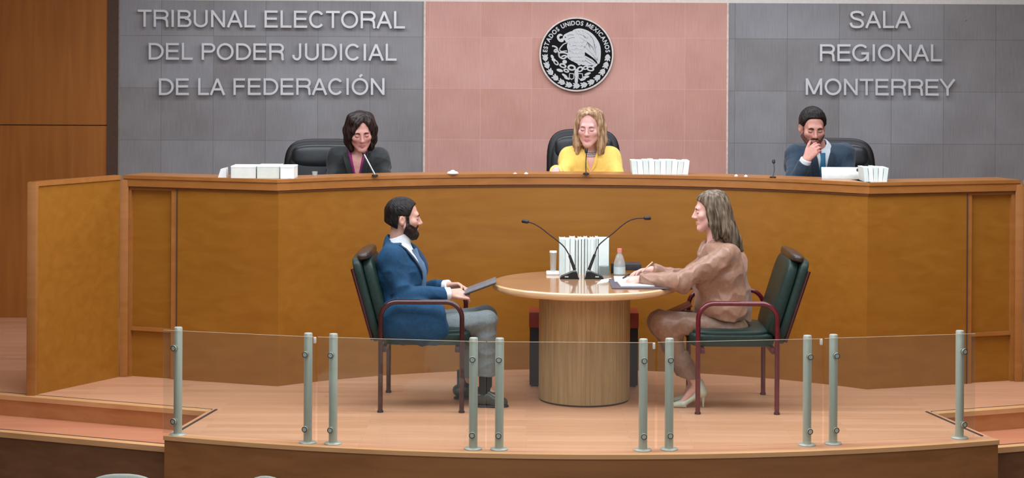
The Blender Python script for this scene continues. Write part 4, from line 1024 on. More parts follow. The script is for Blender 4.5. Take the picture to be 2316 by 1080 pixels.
def hand(w, d, n, curl=(.5, .6, .7, .8), thumb_side=1, sc=1.0, thumb=(.55, .75, -.35), spread=.10, bend2=1.0):
    """w wrist, d finger direction, n back-of-hand normal, thumb_side sign of cross(d,n)"""
    w = Vector(w); d = Vector(d).normalized(); n = Vector(n); n = (n-d*n.dot(d)).normalized(); s_ = d.cross(n).normalized()*thumb_side
    P = []; kn = []
    for i, (o, ln) in enumerate(((.028, .080), (.010, .086), (-.009, .083), (-.026, .076))):
        k = w+(d*ln+s_*o)*sc; kn.append(k); P.append(rc(w+s_*o*.55*sc+d*.008*sc, k, .0145*sc, .0105*sc))
    palm = U(.014*sc, *P)
    fs = []
    for i, (L_, r0) in enumerate(((.072, .0085), (.080, .0088), (.074, .0084), (.058, .0074))):
        dd = (d+s_*spread*(1.0-.66*i)).normalized(); p = kn[i]; pts = [p]; ang = 0
        for seg, (fr, bd) in enumerate(((.44, 1.0), (.31, 1.15*bend2), (.25, .8*bend2))):
            ang += curl[i]*bd*.62; v = dd*math.cos(ang)-n*math.sin(ang); p = p+v*L_*fr*sc; pts.append(p)
        fs.append(chain(pts, [r0*1.08*sc, r0*sc, r0*.92*sc, r0*.72*sc], .003))
    t0 = w+(d*.020+s_*.020-n*.004)*sc; td = (d*thumb[0]+s_*thumb[1]+n*thumb[2]).normalized(); t1 = t0+td*.040*sc
    td2 = (td+d*.55).normalized(); t2 = t1+td2*.032*sc; td3 = (td2+d*.25-n*.1).normalized(); t3 = t2+td3*.024*sc
    fs.append(chain([t0, t1, t2, t3], [.0145*sc, .0105*sc, .0092*sc, .0072*sc], .004))
    return U(.005*sc, palm, *fs), kn
# ---- materials for clothing
M_skin = skin_mat('skin')
M_lash = mat('dark_lash', (52, 36, 32), rough=.7)
M_browd = mat('dark_brow', (46, 34, 30), rough=.8)
M_browl = mat('light_brow', (128, 92, 76), rough=.8)
def cloth(name, c1, c2, rough=.85, bump=.12, ns=9, bs=420, sheen=.15): return mat(name, c1, c2, rough=rough, ns=ns, bump=bump, bscale=bs, sheen=sheen)
def creases(amp, sc, seed=0):
    f0 = folds(1.0, sc, seed); f1 = folds(1.0, sc*1.9, seed+5)
    return lambda P: (amp*(1.4*np.abs(f0(P))-.6)+amp*.45*(np.abs(f1(P))-.4)).astype(np.float32)
def bounds(pts, pad):
    a = np.array([tuple(p) for p in pts]); return a.min(0)-pad, a.max(0)+pad
# ----------------------------------------------------------------- seated figures at the table
def seated_side(sx, J, fwd, side):
    """torso, arms, legs implicit functions from joints J (dict of Vectors); side = unit vector across the shoulders"""
    tors = U(.05, rc(J['pelvis'], J['waist'], J.get('r_pel', .125), J.get('r_wai', .115), side, .74), rc(J['waist'], J['chest'], J.get('r_wai', .115), J.get('r_che', .12), side, .70), rc(J['chest'], J['neck']-Vector((0, 0, .07)), J.get('r_che', .12), .075, side, .62))
    sh = U(.04, rc(J['chest']+Vector((0, 0, .02)), J['sn'], .085, .058), rc(J['chest']+Vector((0, 0, .02)), J['sf'], .085, .058))
    return U(.04, tors, sh)
def arm(J, a, up=.047, el_=.040, wr=.026): return U(.012, rc(J['s'+a], J['e'+a], up, el_), rc(J['e'+a], J['w'+a], el_, wr))
def legs(J, th=.078, kn=.054, ank=.036): return U(.03, *[U(.02, rc(J['h'+a], J['k'+a], th, kn), rc(J['k'+a], J['a'+a], kn*.98, ank)) for a in 'nf'])
# ================= man in the blue jacket
MY = (nL+fL)/2
mn = dict(pelvis=q(905, 742, MY), waist=q(905, 690, MY), chest=q(906, 612, MY), neck=q(902, 548, MY),
          sn=q(884, 583, MY-.175), sf=q(908, 578, MY+.175), en=q(914, 668, MY-.215), wn=q(1014, 663, MY-.12), ef=q(945, 655, MY+.20), wf=q(1012, 646, MY+.07),
          hn=q(905, 745, MY-.09), kn=q(1100, 727, MY-.12), an=q(1098, 872, MY-.13), hf=q(905, 743, MY+.09), kf=q(1098, 716, MY+.10), af=q(1048, 868, MY+.12))
fw = Vector((.96, -.28, 0)).normalized(); sd = Vector((.28, .96, 0)).normalized()
hd = Head(q(913, 492, MY-.01), basis((1, .10, 0), .05), 1.0)
tors = seated_side(1, mn, fw, sd)
neck = rc(mn['neck']+Vector((-.005, 0, -.03)), hd.W((0, -.022, -.05)), .060, .055)
hN, kN = hand(mn['wn'], (1, .32, .02), (-.05, -.55, .85), (.75, .85, .95, 1.05), 1, 1.1, (.75, .5, .1))
hF, kF = hand(mn['wf'], (1, -.32, .05), (0, .55, .85), (.6, .7, .8, .9), -1, 1.08, (.8, .45, .15))
body = U(.012, U(.03, U(.02, tors, neck), arm(mn, 'n'), arm(mn, 'f')), hd.skin(), U(.012, hN, rc(mn['wn'], mn['wn'], .02)), U(.012, hF, rc(mn['wf'], mn['wf'], .02)))
body = INT(.01, U(.02, body, legs(mn)), U(0, half((0, 0, 1), (0, 0, .36)), half((0, 0, -1), (0, 0, .47)), half((-1, 0, 0), (-.36, 0, 0))))
body = U(.012, body, rc(mn['an'], mn['an']+Vector((.09, 0, -.100)), .030, .016), rc(mn['af'], mn['af']+Vector((.08, 0, -.10)), .030, .016))
lo, hi = bounds(list(v for v in mn.values() if isinstance(v, Vector))+[hd.W((0, 0, .15)), hd.W((0, .15, -.1)), kN[0]+Vector((.1, 0, 0)), kF[0]+Vector((.1, 0, 0)), mn['an']+Vector((.1, 0, -.06))], .13)
SKM = (206, 158, 138)
man = sdf_obj('person', body, lo, hi, .0042, M_skin, None, Vector((mn['pelvis'].x, MY, mn['pelvis'].z-.12)), hd.tint(SKM, (176, 112, 102)))
tag(man, 'bearded man in blue jacket and grey trousers seated left of the table', 'person')
hd.details(man, M_browd, M_lash, .0046)
M_hairk = hair_mat('black_hair', [(14, 11, 10), (24, 20, 18), (42, 36, 33)], .3, .5, 90)
hs = INT(.006, short_hair(hd, .080, .012, nape=-.075), half((0, 0, -1), (0, 0, -.09)))
hlo, hhi = bounds([hd.W((x, y, z)) for x in (-.1, .1) for y in (-.13, .1) for z in (-.12, .15)], .02)
sdf_obj('hair', hd.wrap(hs), hlo, hhi, .003, M_hairk, man)
def beard_f(h, inf=.006, top=-.045, full=True):
    skin_off = OFF(h.base, inf)
    jaw = INT(.010, half((0, .55, 1), (0, .055, top+.004)), half((0, -1, .25), (0, .014, -.04)))
    mous = el((0, .095, -.054), (.032, .03, .010))
    sideb = INT(.004, half((0, 1, .12), (0, .034, 0)), half((0, -1, -.1), (0, .014, 0)), half((0, 0, 1), (0, 0, .02)))
    cut = el((0, .104, -.071), (.020, .022, .0085))
    return INT(.004, warp(skin_off, folds(.0016, 220, 5)), SUB(.004, U(.006, jaw, mous, sideb), cut))
blo, bhi = bounds([hd.W((x, y, z)) for x in (-.09, .09) for y in (0, .12) for z in (-.14, .04)], .015)
sdf_obj('beard', hd.wrap(beard_f(hd, .007)), blo, bhi, .0028, hair_mat('beard_hair', [(30, 22, 20), (40, 30, 27), (56, 44, 40)], .5, .6, 120), man, keep=2)
# shirt with collar and cuffs
M_shirt = cloth('white_shirt', (236, 240, 240), (228, 234, 236), .8)
cvec = (hd.W((0, -.022, -.05))-mn['neck']).normalized()
col_c = mn['neck']+Vector((.0, 0, .008))
collar = INT(.004, rc(col_c-Vector((.004, 0, .05)), col_c+Vector((.012, 0, .035)), .078, .066), half((-.35, 0, 1), col_c+Vector((-.045, 0, .022))), half((0, 0, -1), col_c-Vector((0, 0, .09))))
cuffs = [INT(.002, rc(mn['e'+a], mn['w'+a]+(mn['w'+a]-mn['e'+a]).normalized()*.03, .043, .0385), half((mn['w'+a]-mn['e'+a]), mn['w'+a]+(mn['w'+a]-mn['e'+a]).normalized()*.012), half(-(mn['w'+a]-mn['e'+a]), mn['w'+a]-(mn['w'+a]-mn['e'+a]).normalized()*.03)) for a in 'nf']
shirt = INT(.004, OFF(U(.03, tors, rc(mn['neck']-Vector((0, 0, .05)), mn['neck'], .065, .062)), .009), half((0, 0, 1), col_c+Vector((0, 0, -.015))), half((0, 0, -1), q(905, 700, MY)))
tlo, thi = bounds([mn[k] for k in ('pelvis', 'neck', 'sn', 'sf', 'en', 'ef', 'wn', 'wf')], .15)
sdf_obj('shirt', U(.004, shirt, collar, *cuffs), tlo, thi, .004, M_shirt, man, keep=3)
# tie along the chest front
def front_pt(f, c, d, out=.3):
    p = Vector(c)+Vector(d)*out
    for _ in range(80):
        e = float(f(A3([tuple(p)]))[0]); p = p-Vector(d)*max(e*.7, .0006)
        if e < .001: break
    return p
M_tie = cloth('blue_tie', (98, 128, 152), (72, 100, 128), .5, .05, ns=30)
tp = [front_pt(shirt, Vector((mn['chest'].x, MY, z))+fw*0, fw) for z in np.linspace(mn['neck'].z-.05, mn['waist'].z+.02, 9)]
tp[0] = tp[0]+Vector((.006, 0, .012))
b = B(); b.tube([p+fw*.004 for p in tp], [.02, .017]+[.026+.003*i for i in range(7)], 12, flat=(.30, 1.0)); tie = b.done('tie', M_tie, man)
# jacket
M_jacket = cloth('blue_jacket', (14, 70, 104), (9, 58, 90), .85)
armsJ = U(.012, *[U(.014, rc(mn['s'+a], mn['e'+a], .072, .058), INT(.004, rc(mn['e'+a], mn['w'+a], .057, .046), half(mn['w'+a]-mn['e'+a], mn['w'+a]-(mn['w'+a]-mn['e'+a]).normalized()*.018))) for a in 'nf'])
skirt = U(.04, INT(.01, rc(q(900, 700, MY), q(915, 745, MY), .14, .15, sd, .72), half((0, 0, -1), (0, 0, .455))), rc(q(908, 725, nL+.09), q(975, 733, nL+.09), .150, .145, (0, 1, 0), 2.0), INT(.01, el(q(905, 745, MY+.15), (.14, .05, .10)), half((0, 0, -1), (0, 0, .455))))
skirt = INT(.008, skirt, half((.10, 0, -1), q(930, 788, nL+.03)), half((1, 0, .15), q(1012, 740, nL+.03)))
jk = U(.03, OFF(tors, .024), skirt); jk = U(.03, jk, armsJ)
jk = U(.02, jk, rc(mn['neck']-Vector((.03, 0, .045)), mn['neck']+Vector((-.018, 0, .004)), .082, .073))
zV, zN = q(1000, 628, MY).z, mn['neck'].z+.02
fwA, sdA = np.array(fw), np.array(sd); c0 = np.array(mn['chest'])
M_jacket.node_tree.nodes['Principled BSDF'].inputs['Sheen Weight'].default_value = 0
def vcut(P):
    s_ = np.abs((P-c0) @ sdA); t = (P[:, 2]-zV)/(zN-zV); front_ = .035-(P-c0) @ fwA
    return np.maximum(s_-(.005+.098*np.clip(t, -.4, 1.6)), front_)*.8
nk = rc(mn['neck']-Vector((.0, 0, .06)), hd.W((0, -.02, -.03)), .078, .072)
jk = SUB(.006, warp(INT(.01, jk, U(0, half((0, 0, -1), (0, 0, .452)), half((0, 1, 0), (0, nL+.14, 0)))), creases(.0058, 17, 11)), vcut, nk)
jlo, jhi = bounds([mn[k] for k in ('pelvis', 'neck', 'sn', 'sf', 'en', 'ef', 'wn', 'wf')]+[q(1010, 790, MY-.2), q(870, 790, MY)], .16)
jacket = sdf_obj('jacket', jk, jlo, jhi, .005, M_jacket, man)
# lapels
M_lapel = cloth('blue_lapel', (10, 50, 80), (7, 42, 70), .85)
jko = U(.03, OFF(tors, .024), rc(mn['neck']-Vector((.03, 0, .045)), mn['neck']+Vector((-.02, 0, -.02)), .082, .075))
for sg in (-1, 1):
    ln = []
    for t in np.linspace(0, 1, 9):
        z = zN-.02+(zV-zN+.02)*t; w = (.005+.098*np.clip((z-zV)/(zN-zV), 0, 1.4))+.016
        ln.append(front_pt(jko, Vector((mn['chest'].x, MY, z))+sd*(sg*w), fw, .25)+fw*.004)
    b = B(); b.tube(ln, [.014, .02, .024, .027, .028, .026, .021, .014, .006], 10, flat=(.28, 1.0)); b.done('lapel', M_lapel, jacket)
c_ = front_pt(jk, q(960, 690, MY-.0), Vector((.6, -.8, 0)), .3)
# trousers
M_trou = cloth('grey_trousers', (116, 126, 124), (102, 112, 112), .85)
tr = U(.03, *[U(.03, rc(mn['h'+a], mn['k'+a], .096, .070), INT(.004, rc(mn['k'+a]+Vector((0, 0, -.0)), mn['a'+a]+Vector((.0, 0, -.05)), .068, .062), half((0, 0, -1), mn['a'+a]+Vector((0, 0, .066 if a == 'n' else .05))))) for a in 'nf'])
tr = U(.04, tr, rc(mn['pelvis']-Vector((0, .05, 0)), mn['pelvis']+Vector((0, .05, 0)), .118))
plo, phi = bounds([mn[k] for k in ('pelvis', 'hn', 'hf', 'kn', 'kf', 'an', 'af')], .14)
sdf_obj('trousers', warp(INT(.01, tr, U(0, half((0, 0, 1), (0, 0, .36)), half((0, 0, -1), (0, 0, .463)), half((-1, 0, 0), (-.36, 0, 0)))), creases(.0035, 22, 4)), plo, phi, .005, M_trou, man)
M_shoe = mat('dark_green_leather_shoe', (58, 66, 62), (44, 50, 48), rough=.3, coat=.3)
M_sock = mat('black_sock', (24, 26, 26), rough=.9)
def dress_shoe(heel, toe, parent, m):
    heel, toe = Vector(heel), Vector(toe); d = (toe-heel); d.z = 0; L_ = d.length; d.normalize(); s_ = Vector((-d.y, d.x, 0)); z0 = Vector((heel.x, heel.y, 0))
    up = U(.03, rc(z0+d*.03+Vector((0, 0, .055)), z0+d*.05+Vector((0, 0, .045)), .038, .04), rc(z0+d*.08+Vector((0, 0, .070)), z0+d*(L_*.65)+Vector((0, 0, .040)), .043, .038), rc(z0+d*(L_*.62)+Vector((0, 0, .034)), z0+d*(L_-.032)+Vector((0, 0, .028)), .044, .028))
    f = INT(.006, up, half((0, 0, -1), z0+Vector((0, 0, .012))), half((-.12, 0, 1), z0+d*.05+Vector((0, 0, .10))))
    lo_, hi_ = bounds([z0, z0+d*L_, z0+Vector((0, 0, .1))], .07)
    o = sdf_obj('shoe', f, lo_, hi_, .0035, m, parent)
    so = INT(.003, U(.02, rc(z0+d*.04, z0+d*.1, .040, .036), rc(z0+d*.1, z0+d*(L_*.65), .036, .047), rc(z0+d*(L_*.65), z0+d*(L_-.03), .047, .032)), half((0, 0, 1), z0+Vector((0, 0, .014))), half((0, 0, -1), z0+Vector((0, 0, .0005))))
    sdf_obj('sole', so, lo_, hi_, .0035, M_black, o)
for a, hx, tx, ty in (('n', 1074, 1150, -.005), ('f', 1026, 1098, .03)):
    y = mn['a'+a].y; h_ = q(hx, 905, y); t_ = q(tx, 905, y+ty)
    dress_shoe((h_.x, y, 0), (t_.x, y+ty, 0), man, M_shoe)
    b = B(); b.tube([mn['a'+a]+Vector((-.0, 0, .09)), mn['a'+a]+Vector((.0, 0, -.0)), Vector((h_.x+.062, y, .08))], [.042, .041, .043], 16); b.done('sock', M_sock, man)
# dark tablet held in both hands
ta, tb = q(1046, 660, MY-.03), q(1122, 632, MY-.0)
d = (tb-ta).normalized(); s_ = Vector((.0, 1, 0)); u_ = s_.cross(d).normalized(); u_ = u_ if u_.z > 0 else -u_; R = Matrix((d, s_, u_)).transposed()
R = R @ Matrix.Rotation(.05, 3, 'X')
c = (ta+tb)/2; b = B(); Lh = (tb-ta).length/2
t = thing('portfolio', 'dark grey portfolio held in both hands by the man in blue', 'portfolio', c)
b.box(c-Vector((Lh, .095, .004)), c+Vector((Lh, .095, .004)), .002, R, c); b.done('cover', mat('portfolio_grey', (112, 114, 118), (98, 100, 104), rough=.4), t)
b = B(); b.box(c-Vector((Lh, .093, .010)), c+Vector((Lh-.004, .093, -.0042)), .002, R, c); b.done('back_cover', M_black, t)
# ================= woman in brown
WYm = (nR+fR)/2
wm = dict(pelvis=q(1643, 742, WYm), waist=q(1640, 690, WYm), chest=q(1626, 612, WYm), neck=q(1614, 548, WYm), r_pel=.135, r_wai=.115, r_che=.118,
          sn=q(1645, 580, WYm-.155), sf=q(1610, 580, WYm+.155), en=q(1540, 640, WYm-.19), wn=q(1452, 630, WYm-.03), ef=q(1556, 634, WYm+.17), wf=q(1474, 610, WYm+.13),
          hn=q(1650, 742, WYm-.09), kn=q(1500, 732, WYm-.10), an=q(1577, 866, WYm-.12), hf=q(1650, 740, WYm+.09), kf=q(1492, 728, WYm+.08), af=q(1568, 862, WYm+.06))
hw_ = Head(q(1606, 477, WYm), basis((-1, -.05, 0), .08), .985, True)
fww, sdw = Vector((-.98, -.18, 0)).normalized(), Vector((-.18, .98, 0)).normalized()
torw = seated_side(-1, wm, fww, sdw)
torw = U(.05, torw, el(q(1646, 598, WYm), (.105, .175, .115)), rc(q(1650, 640, WYm), q(1652, 690, WYm), .105, .11, sdw, .75), el(wm['chest']+fww*.085+sdw*.06+Vector((0, 0, -.06)), (.07, .07, .07)), el(wm['chest']+fww*.085-sdw*.06+Vector((0, 0, -.06)), (.07, .07, .07)))
neckw = rc(wm['neck']+Vector((.01, 0, -.03)), hw_.W((0, -.022, -.05)), .052, .047)
hN, kN = hand(wm['wn'], (-1, .15, -.10), (-.15, -.45, .9), (.8, .9, 1.0, 1.1), -1, .92, (.8, .4, -.1))
hF, kF = hand(wm['wf'], (-1, -.12, -.05), (-.1, .3, .95), (.35, .4, .5, .6), 1, .92, (.8, .45, -.2))
bodyw = U(.012, U(.03, U(.02, torw, neckw), arm(wm, 'n', .044, .037, .024), arm(wm, 'f', .044, .037, .024)), hw_.skin(), U(.012, hN, rc(wm['wn'], wm['wn'], .018)), U(.012, hF, rc(wm['wf'], wm['wf'], .018)))
bodyw = INT(.01, U(.02, bodyw, legs(wm, .085, .054, .031)), U(0, half((0, 0, 1), (0, 0, .36)), half((0, 0, -1), (0, 0, .47)), half((1, 0, 0), (.99, 0, 0))))
toeN, toeF = q(1524, 908, wm['an'].y), q(1530, 900, wm['af'].y)
def hfoot(a, toe): return U(.012, rc(a, a+Vector((.022, 0, -.035)), .029, .024), rc(a+Vector((-.005, 0, -.01)), Vector((toe.x+.055, toe.y, .028)), .027, .020), rc(Vector((toe.x+.055, toe.y, .026)), Vector((toe.x+.012, toe.y, .016)), .022, .010))
bodyw = U(.012, bodyw, hfoot(wm['an'], toeN), hfoot(wm['af'], toeF))
lo, hi = bounds([v for v in wm.values() if isinstance(v, Vector)]+[hw_.W((0, 0, .15)), hw_.W((0, .15, -.1)), kN[0]-Vector((.1, 0, 0)), kF[0]-Vector((.1, 0, 0)), toeN, toeF], .13)
lo[2] = -.02
SKW = (226, 176, 162)
wom = sdf_obj('person', bodyw, lo, hi, .0042, M_skin, None, Vector((wm['pelvis'].x, WYm, wm['pelvis'].z-.12)), hw_.tint(SKW, (206, 116, 116)))
tag(wom, 'long haired woman in brown satin blouse and trousers writing at the table', 'person')
hw_.details(wom, mat('brown_brow', (92, 66, 56), rough=.8), M_lash, .0034)
# long hair
M_hairw = hair_mat('ash_brown_hair', [(58, 48, 40), (102, 88, 72), (140, 126, 104)], .07, .45, 62)
def groove(h, amp=.0035, n=34, ax=(0, -.01)):
    def g(P):
        p = h.L(P); a = np.arctan2(p[:, 0]-ax[0], -(p[:, 1]-ax[1])); return (amp*np.sin(a*n+2.5*np.sin(a*5.1)+5*np.sin(p[:, 2]*9))*np.clip((.11-p[:, 2])/.1, .15, 1)*h.sc).astype(np.float32)
    return g
def long_hair(h, back_pts, front_pts_l, front_pts_r, infl=.016, fringe=.070):
    cap = INT(.008, h.wrap(headshell(h, infl)), h.wrap(U(.012, half((0, .5, -1), (0, .05, fringe)), INT(.006, half((0, 1, 0), (0, .030, 0)), half((0, 0, -1), (0, 0, -.06))))))
    return U(.025, cap, *[chain(p, r, .02) for p, r in ((back_pts[0], back_pts[1]), )], *[rc_chain(p) for p in front_pts_l+front_pts_r])
def rc_chain(p): return chain([v for v, r in p], [r for v, r in p], .015)
hk = [h_ for h_ in ()]
W_ = hw_.W
locks = []
for sx in (-1, 1):
    locks.append([(W_((sx*.055, .02, .085)), .034), (W_((sx*.083, .005, .01)), .026), (W_((sx*.085, -.006, -.08)), .030), (W_((sx*.084, -.014, -.165)), .018)])
    locks.append([(W_((sx*.050, -.03, .08)), .045), (W_((sx*.074, -.055, -.02)), .040), (W_((sx*.076, -.078, -.13)), .042), (W_((sx*.070, -.120, -.225)), .024)])
locks.append([(W_((0, -.06, .07)), .06), (W_((0, -.085, -.03)), .058), (W_((0, -.115, -.14)), .048), (W_((0, -.165, -.245)), .024)])
locks.append([(W_((.03, -.06, .03)), .05), (W_((.035, -.105, -.10)), .046), (W_((.03, -.150, -.20)), .034), (W_((.02, -.18, -.262)), .016)])
locks.append([(W_((-.03, -.06, .03)), .05), (W_((-.035, -.105, -.10)), .046), (W_((-.03, -.150, -.20)), .034), (W_((-.02, -.18, -.262)), .016)])
cap = INT(.008, hw_.wrap(headshell(hw_, .016)), hw_.wrap(U(.014, half((0, .72, -1), (0, .055, .060)), INT(.006, half((0, 1, .35), (0, .028, 0)), half((0, 0, -1), (0, 0, -.06))))))
hairw = SUB(.006, U(.02, cap, *[rc_chain(l) for l in locks]), hw_.wrap(el((0, .095, -.045), (.072, .062, .098))))
hairw = warp(hairw, groove(hw_, .0035, 40))
hlo, hhi = bounds([W_((x, y, z)) for x in (-.12, .12) for y in (-.22, .1) for z in (-.28, .15)], .02)
sdf_obj('hair', hairw, hlo, hhi, .0034, M_hairw, wom)
# blouse
M_blouse = mat('brown_satin', (158, 120, 97), (144, 106, 84), rough=.34, ns=7, bump=.06, bscale=300, sheen=.2)
armsW = U(.012, *[U(.016, rc(wm['s'+a], wm['e'+a], .076, .066), INT(.004, rc(wm['e'+a], wm['w'+a], .066, .044), half(wm['w'+a]-wm['e'+a], wm['w'+a]-(wm['w'+a]-wm['e'+a]).normalized()*.005))) for a in 'nf'])
bl = U(.04, OFF(torw, .018), rc(q(1632, 672, WYm), q(1628, 690, WYm), .158, .168, sdw, .80))
bl = INT(.006, bl, half((-.12, 0, -1), q(1640, 716, WYm)))
bl = U(.03, bl, armsW, rc(wm['neck']-Vector((0, 0, .06)), wm['neck']+Vector((.01, 0, -.02)), .075, .066))
bl = SUB(.006, warp(bl, creases(.0085, 17, 21)), rc(wm['neck']-Vector((-.01, 0, .03)), hw_.W((0, -.02, -.03)), .060, .062), rc(wm['neck']+fww*.09+Vector((0, 0, -.055)), wm['neck']+fww*.06+Vector((0, 0, .05)), .020, .065))
jlo, jhi = bounds([wm[k] for k in ('pelvis', 'neck', 'sn', 'sf', 'en', 'ef', 'wn', 'wf')], .17)
blo_ = sdf_obj('blouse', bl, jlo, jhi, .005, M_blouse, wom)
M_btrim = mat('blouse_piping', (96, 62, 50), rough=.5)
for a in 'nf':      # turned cuffs
    dv = (wm['w'+a]-wm['e'+a]).normalized(); b = B(); b.tube([wm['w'+a]-dv*.042, wm['w'+a]-dv*.038, wm['w'+a]-dv*.006, wm['w'+a]-dv*.003], [.044, .047, .0455, .042], 28); b.done('cuff', mat('satin_cuff', (138, 100, 76), rough=.36), blo_)
cb = [wm['neck']+fww*(.066*math.cos(u))+sdw*(.072*math.sin(u))+Vector((.006, 0, .012-.035*max(math.cos(u), 0))) for u in [2*PI*i/24 for i in range(4, 21)]]
b = B(); b.tube(smoothpath(cb, 3), .017, 10, flat=(1.3, .45)); b.done('collar', mat('satin_collar', (142, 104, 80), rough=.34), blo_)
lp = [front_pt(bl, wm['chest']+Vector((0, 0, z))-sdw*(.062-.016*i), fww, .3) for i, z in enumerate((.10, .06, .02, -.05))]
b = B(); b.tube(smoothpath([p+fww*.001 for p in lp], 6), .0055, 8); b.done('collar_edge', M_btrim, blo_)
# trousers
M_bt = mat('brown_satin_trousers', (138, 104, 80), (122, 90, 68), rough=.42, ns=7, bump=.06, bscale=300, sheen=.2)
trw = U(.03, *[U(.03, rc(wm['h'+a], wm['k'+a], .104, .076), INT(.004, rc(wm['k'+a], wm['a'+a]+Vector((0, 0, -.04)), .072, .056), half((0, 0, -1), wm['a'+a]+Vector((0, 0, .035))))) for a in 'nf'])
trw = U(.05, trw, rc(wm['pelvis']-Vector((0, .05, 0)), wm['pelvis']+Vector((-.02, .05, 0)), .135))
plo, phi = bounds([wm[k] for k in ('pelvis', 'hn', 'hf', 'kn', 'kf', 'an', 'af')], .15)
sdf_obj('trousers', warp(INT(.01, trw, U(0, half((0, 0, 1), (0, 0, .36)), half((0, 0, -1), (0, 0, .463)), half((1, 0, 0), (.99, 0, 0)))), creases(.0065, 19, 9)), plo, phi, .005, M_bt, wom)
# stiletto shoes
M_pump = mat('pale_green_pump', (206, 214, 194), (190, 200, 178), rough=.3, coat=.3)
for a, toe in (('n', toeN), ('f', toeF)):
    an = wm['a'+a]; hl = an+Vector((.026, 0, -.045)); ball = Vector((toe.x+.055, toe.y, .022)); tp_ = Vector((toe.x-.010, toe.y, .012))
    sole = U(.014, rc(hl+Vector((0, 0, -.018)), hl+Vector((-.03, 0, -.028)), .026, .024), rc(hl+Vector((-.03, 0, -.032)), ball, .018, .020, (0, 1, 0), .75), rc(ball, tp_, .026, .011, (0, 0, 1), 1.3))
    cup = INT(.003, rc(hl+Vector((.004, 0, -.01)), an+Vector((.012, 0, .0)), .034, .030), half((-.85, 0, .52), an+Vector((-.006, 0, -.012))))
    vamp = INT(.003, rc(ball+Vector((.02, 0, .004)), tp_+Vector((0, 0, .004)), .029, .014), half((.75, 0, .65), ball+Vector((-.002, 0, .014))))
    stil = rc(hl+Vector((.012, 0, -.02)), Vector((hl.x+.012, hl.y, .004)), .012, .0046)
    f = INT(.002, U(.006, sole, cup, vamp, stil), half((0, 0, -1), Vector((0, 0, .0005))))
    lo_, hi_ = bounds([an, toe, hl, Vector((hl.x+.03, hl.y, 0))], .06); sdf_obj('high_heel_shoe', f, lo_, hi_, .003, M_pump, wom)
# pen in the far hand
pa, pb2 = q(1452, 614, wm['wf'].y-.05), q(1476, 592, wm['wf'].y-.07)
b = B(); b.tube([pa, pb2], [.0035, .0045], 10); tag(b.done('pen', mat('pale_pen', (240, 214, 196), rough=.35)), 'pale pen in the fingers of the woman in brown', 'pen')
# dark red folder lying over the far thigh
a, c = q(1478, 722, WYm+.06), q(1562, 686, WYm+.06); d = (c-a).normalized(); s_ = Vector((0, 1, 0)); R = Matrix((d, s_, d.cross(s_))).transposed(); m_ = (a+c)/2
b = B(); b.box(m_-Vector(((c-a).length/2, .10, .006)), m_+Vector(((c-a).length/2, .10, .006)), .003, R, m_); tag(b.done('folder', mat('maroon_folder', (92, 28, 30), (78, 22, 24), rough=.4)), 'dark red folder sloping across the lap of the woman in brown', 'folder')
# ----------------------------------------------------------------- the three people behind the bench
X1 = Vector((1, 0, 0))
def judge_joints(px_sh, Yb, pel, zneck, elb, wri, head_x):
    J = {}
    J['sn'], J['sf'] = q(px_sh[0][0], px_sh[0][1], Yb), q(px_sh[1][0], px_sh[1][1], Yb)
    J['neck'] = Vector(((J['sn'].x+J['sf'].x)/2, Yb-.035, zneck)); J['pelvis'] = Vector((J['neck'].x*.5+pel[0]*.5, pel[1], zdais+.45+.15))
    J['chest'] = Vector((J['neck'].x, Yb+.02, (J['sn'].z+J['sf'].z)/2-.075)); J['waist'] = J['chest']*.45+J['pelvis']*.55+Vector((0, .02, 0))
    J['en'], J['ef'] = elb; J['wn'], J['wf'] = wri
    for a, s_ in (('n', -1), ('f', 1)):
        J['h'+a] = J['pelvis']+Vector((s_*.09, -.02, -.03)); J['k'+a] = J['pelvis']+Vector((s_*.12, -.42, -.02)); J['a'+a] = Vector((J['k'+a].x, J['k'+a].y+.03, zdais+.09))
    return J
def judge_body(J, hd_, fem, hands, r=(.125, .112, .12)):
    J['r_pel'], J['r_wai'], J['r_che'] = r
    tors = seated_side(1, J, Vector((0, -1, 0)), X1)
    nk = rc(J['neck']+Vector((0, .01, -.03)), hd_.W((0, -.022, -.05)), .050 if fem else .058, .046 if fem else .055)
    bd = U(.012, U(.03, U(.02, tors, nk), arm(J, 'n', .044, .038, .025), arm(J, 'f', .044, .038, .025)), hd_.skin())
    for (f_, kn), a in zip(hands, 'nf'): bd = U(.012, bd, U(.012, f_, rc(J['w'+a], J['w'+a], .019)))
    bd = U(.02, bd, legs(J)); bd = U(.02, bd, *[rc(J['a'+a], J['a'+a]+Vector((0, -.10, -.055)), .036, .030) for a in 'nf'])
    lo, hi = bounds([v for v in J.values() if isinstance(v, Vector)]+[hd_.W((0, 0, .15)), hd_.W((0, .15, -.1)), hd_.W((-.1, 0, 0)), hd_.W((.1, 0, 0))]+[k for _, kn in hands for k in kn], .13)
    lo[2] = zdais-.02
    return tors, bd, lo, hi
def suit_arms(J, up=.058, el_=.052, wr=.043, trim=.012):
    return U(.012, *[U(.016, rc(J['s'+a], J['e'+a], up, el_), INT(.004, rc(J['e'+a], J['w'+a], el_, wr), half(J['w'+a]-J['e'+a], J['w'+a]-(J['w'+a]-J['e'+a]).normalized()*trim))) for a in 'nf'])
def vneck(c, zV, zN, wtop, base=.004):
    c0 = np.array(c, dtype=np.float32)
    def g(P):
        s_ = np.abs(P[:, 0]-c0[0]); t = (P[:, 2]-zV)/(zN-zV); fr = (P[:, 1]-c0[1])+.02
        return np.maximum(s_-(base+wtop*np.clip(t, -.4, 1.5)), fr)*.8
    return g
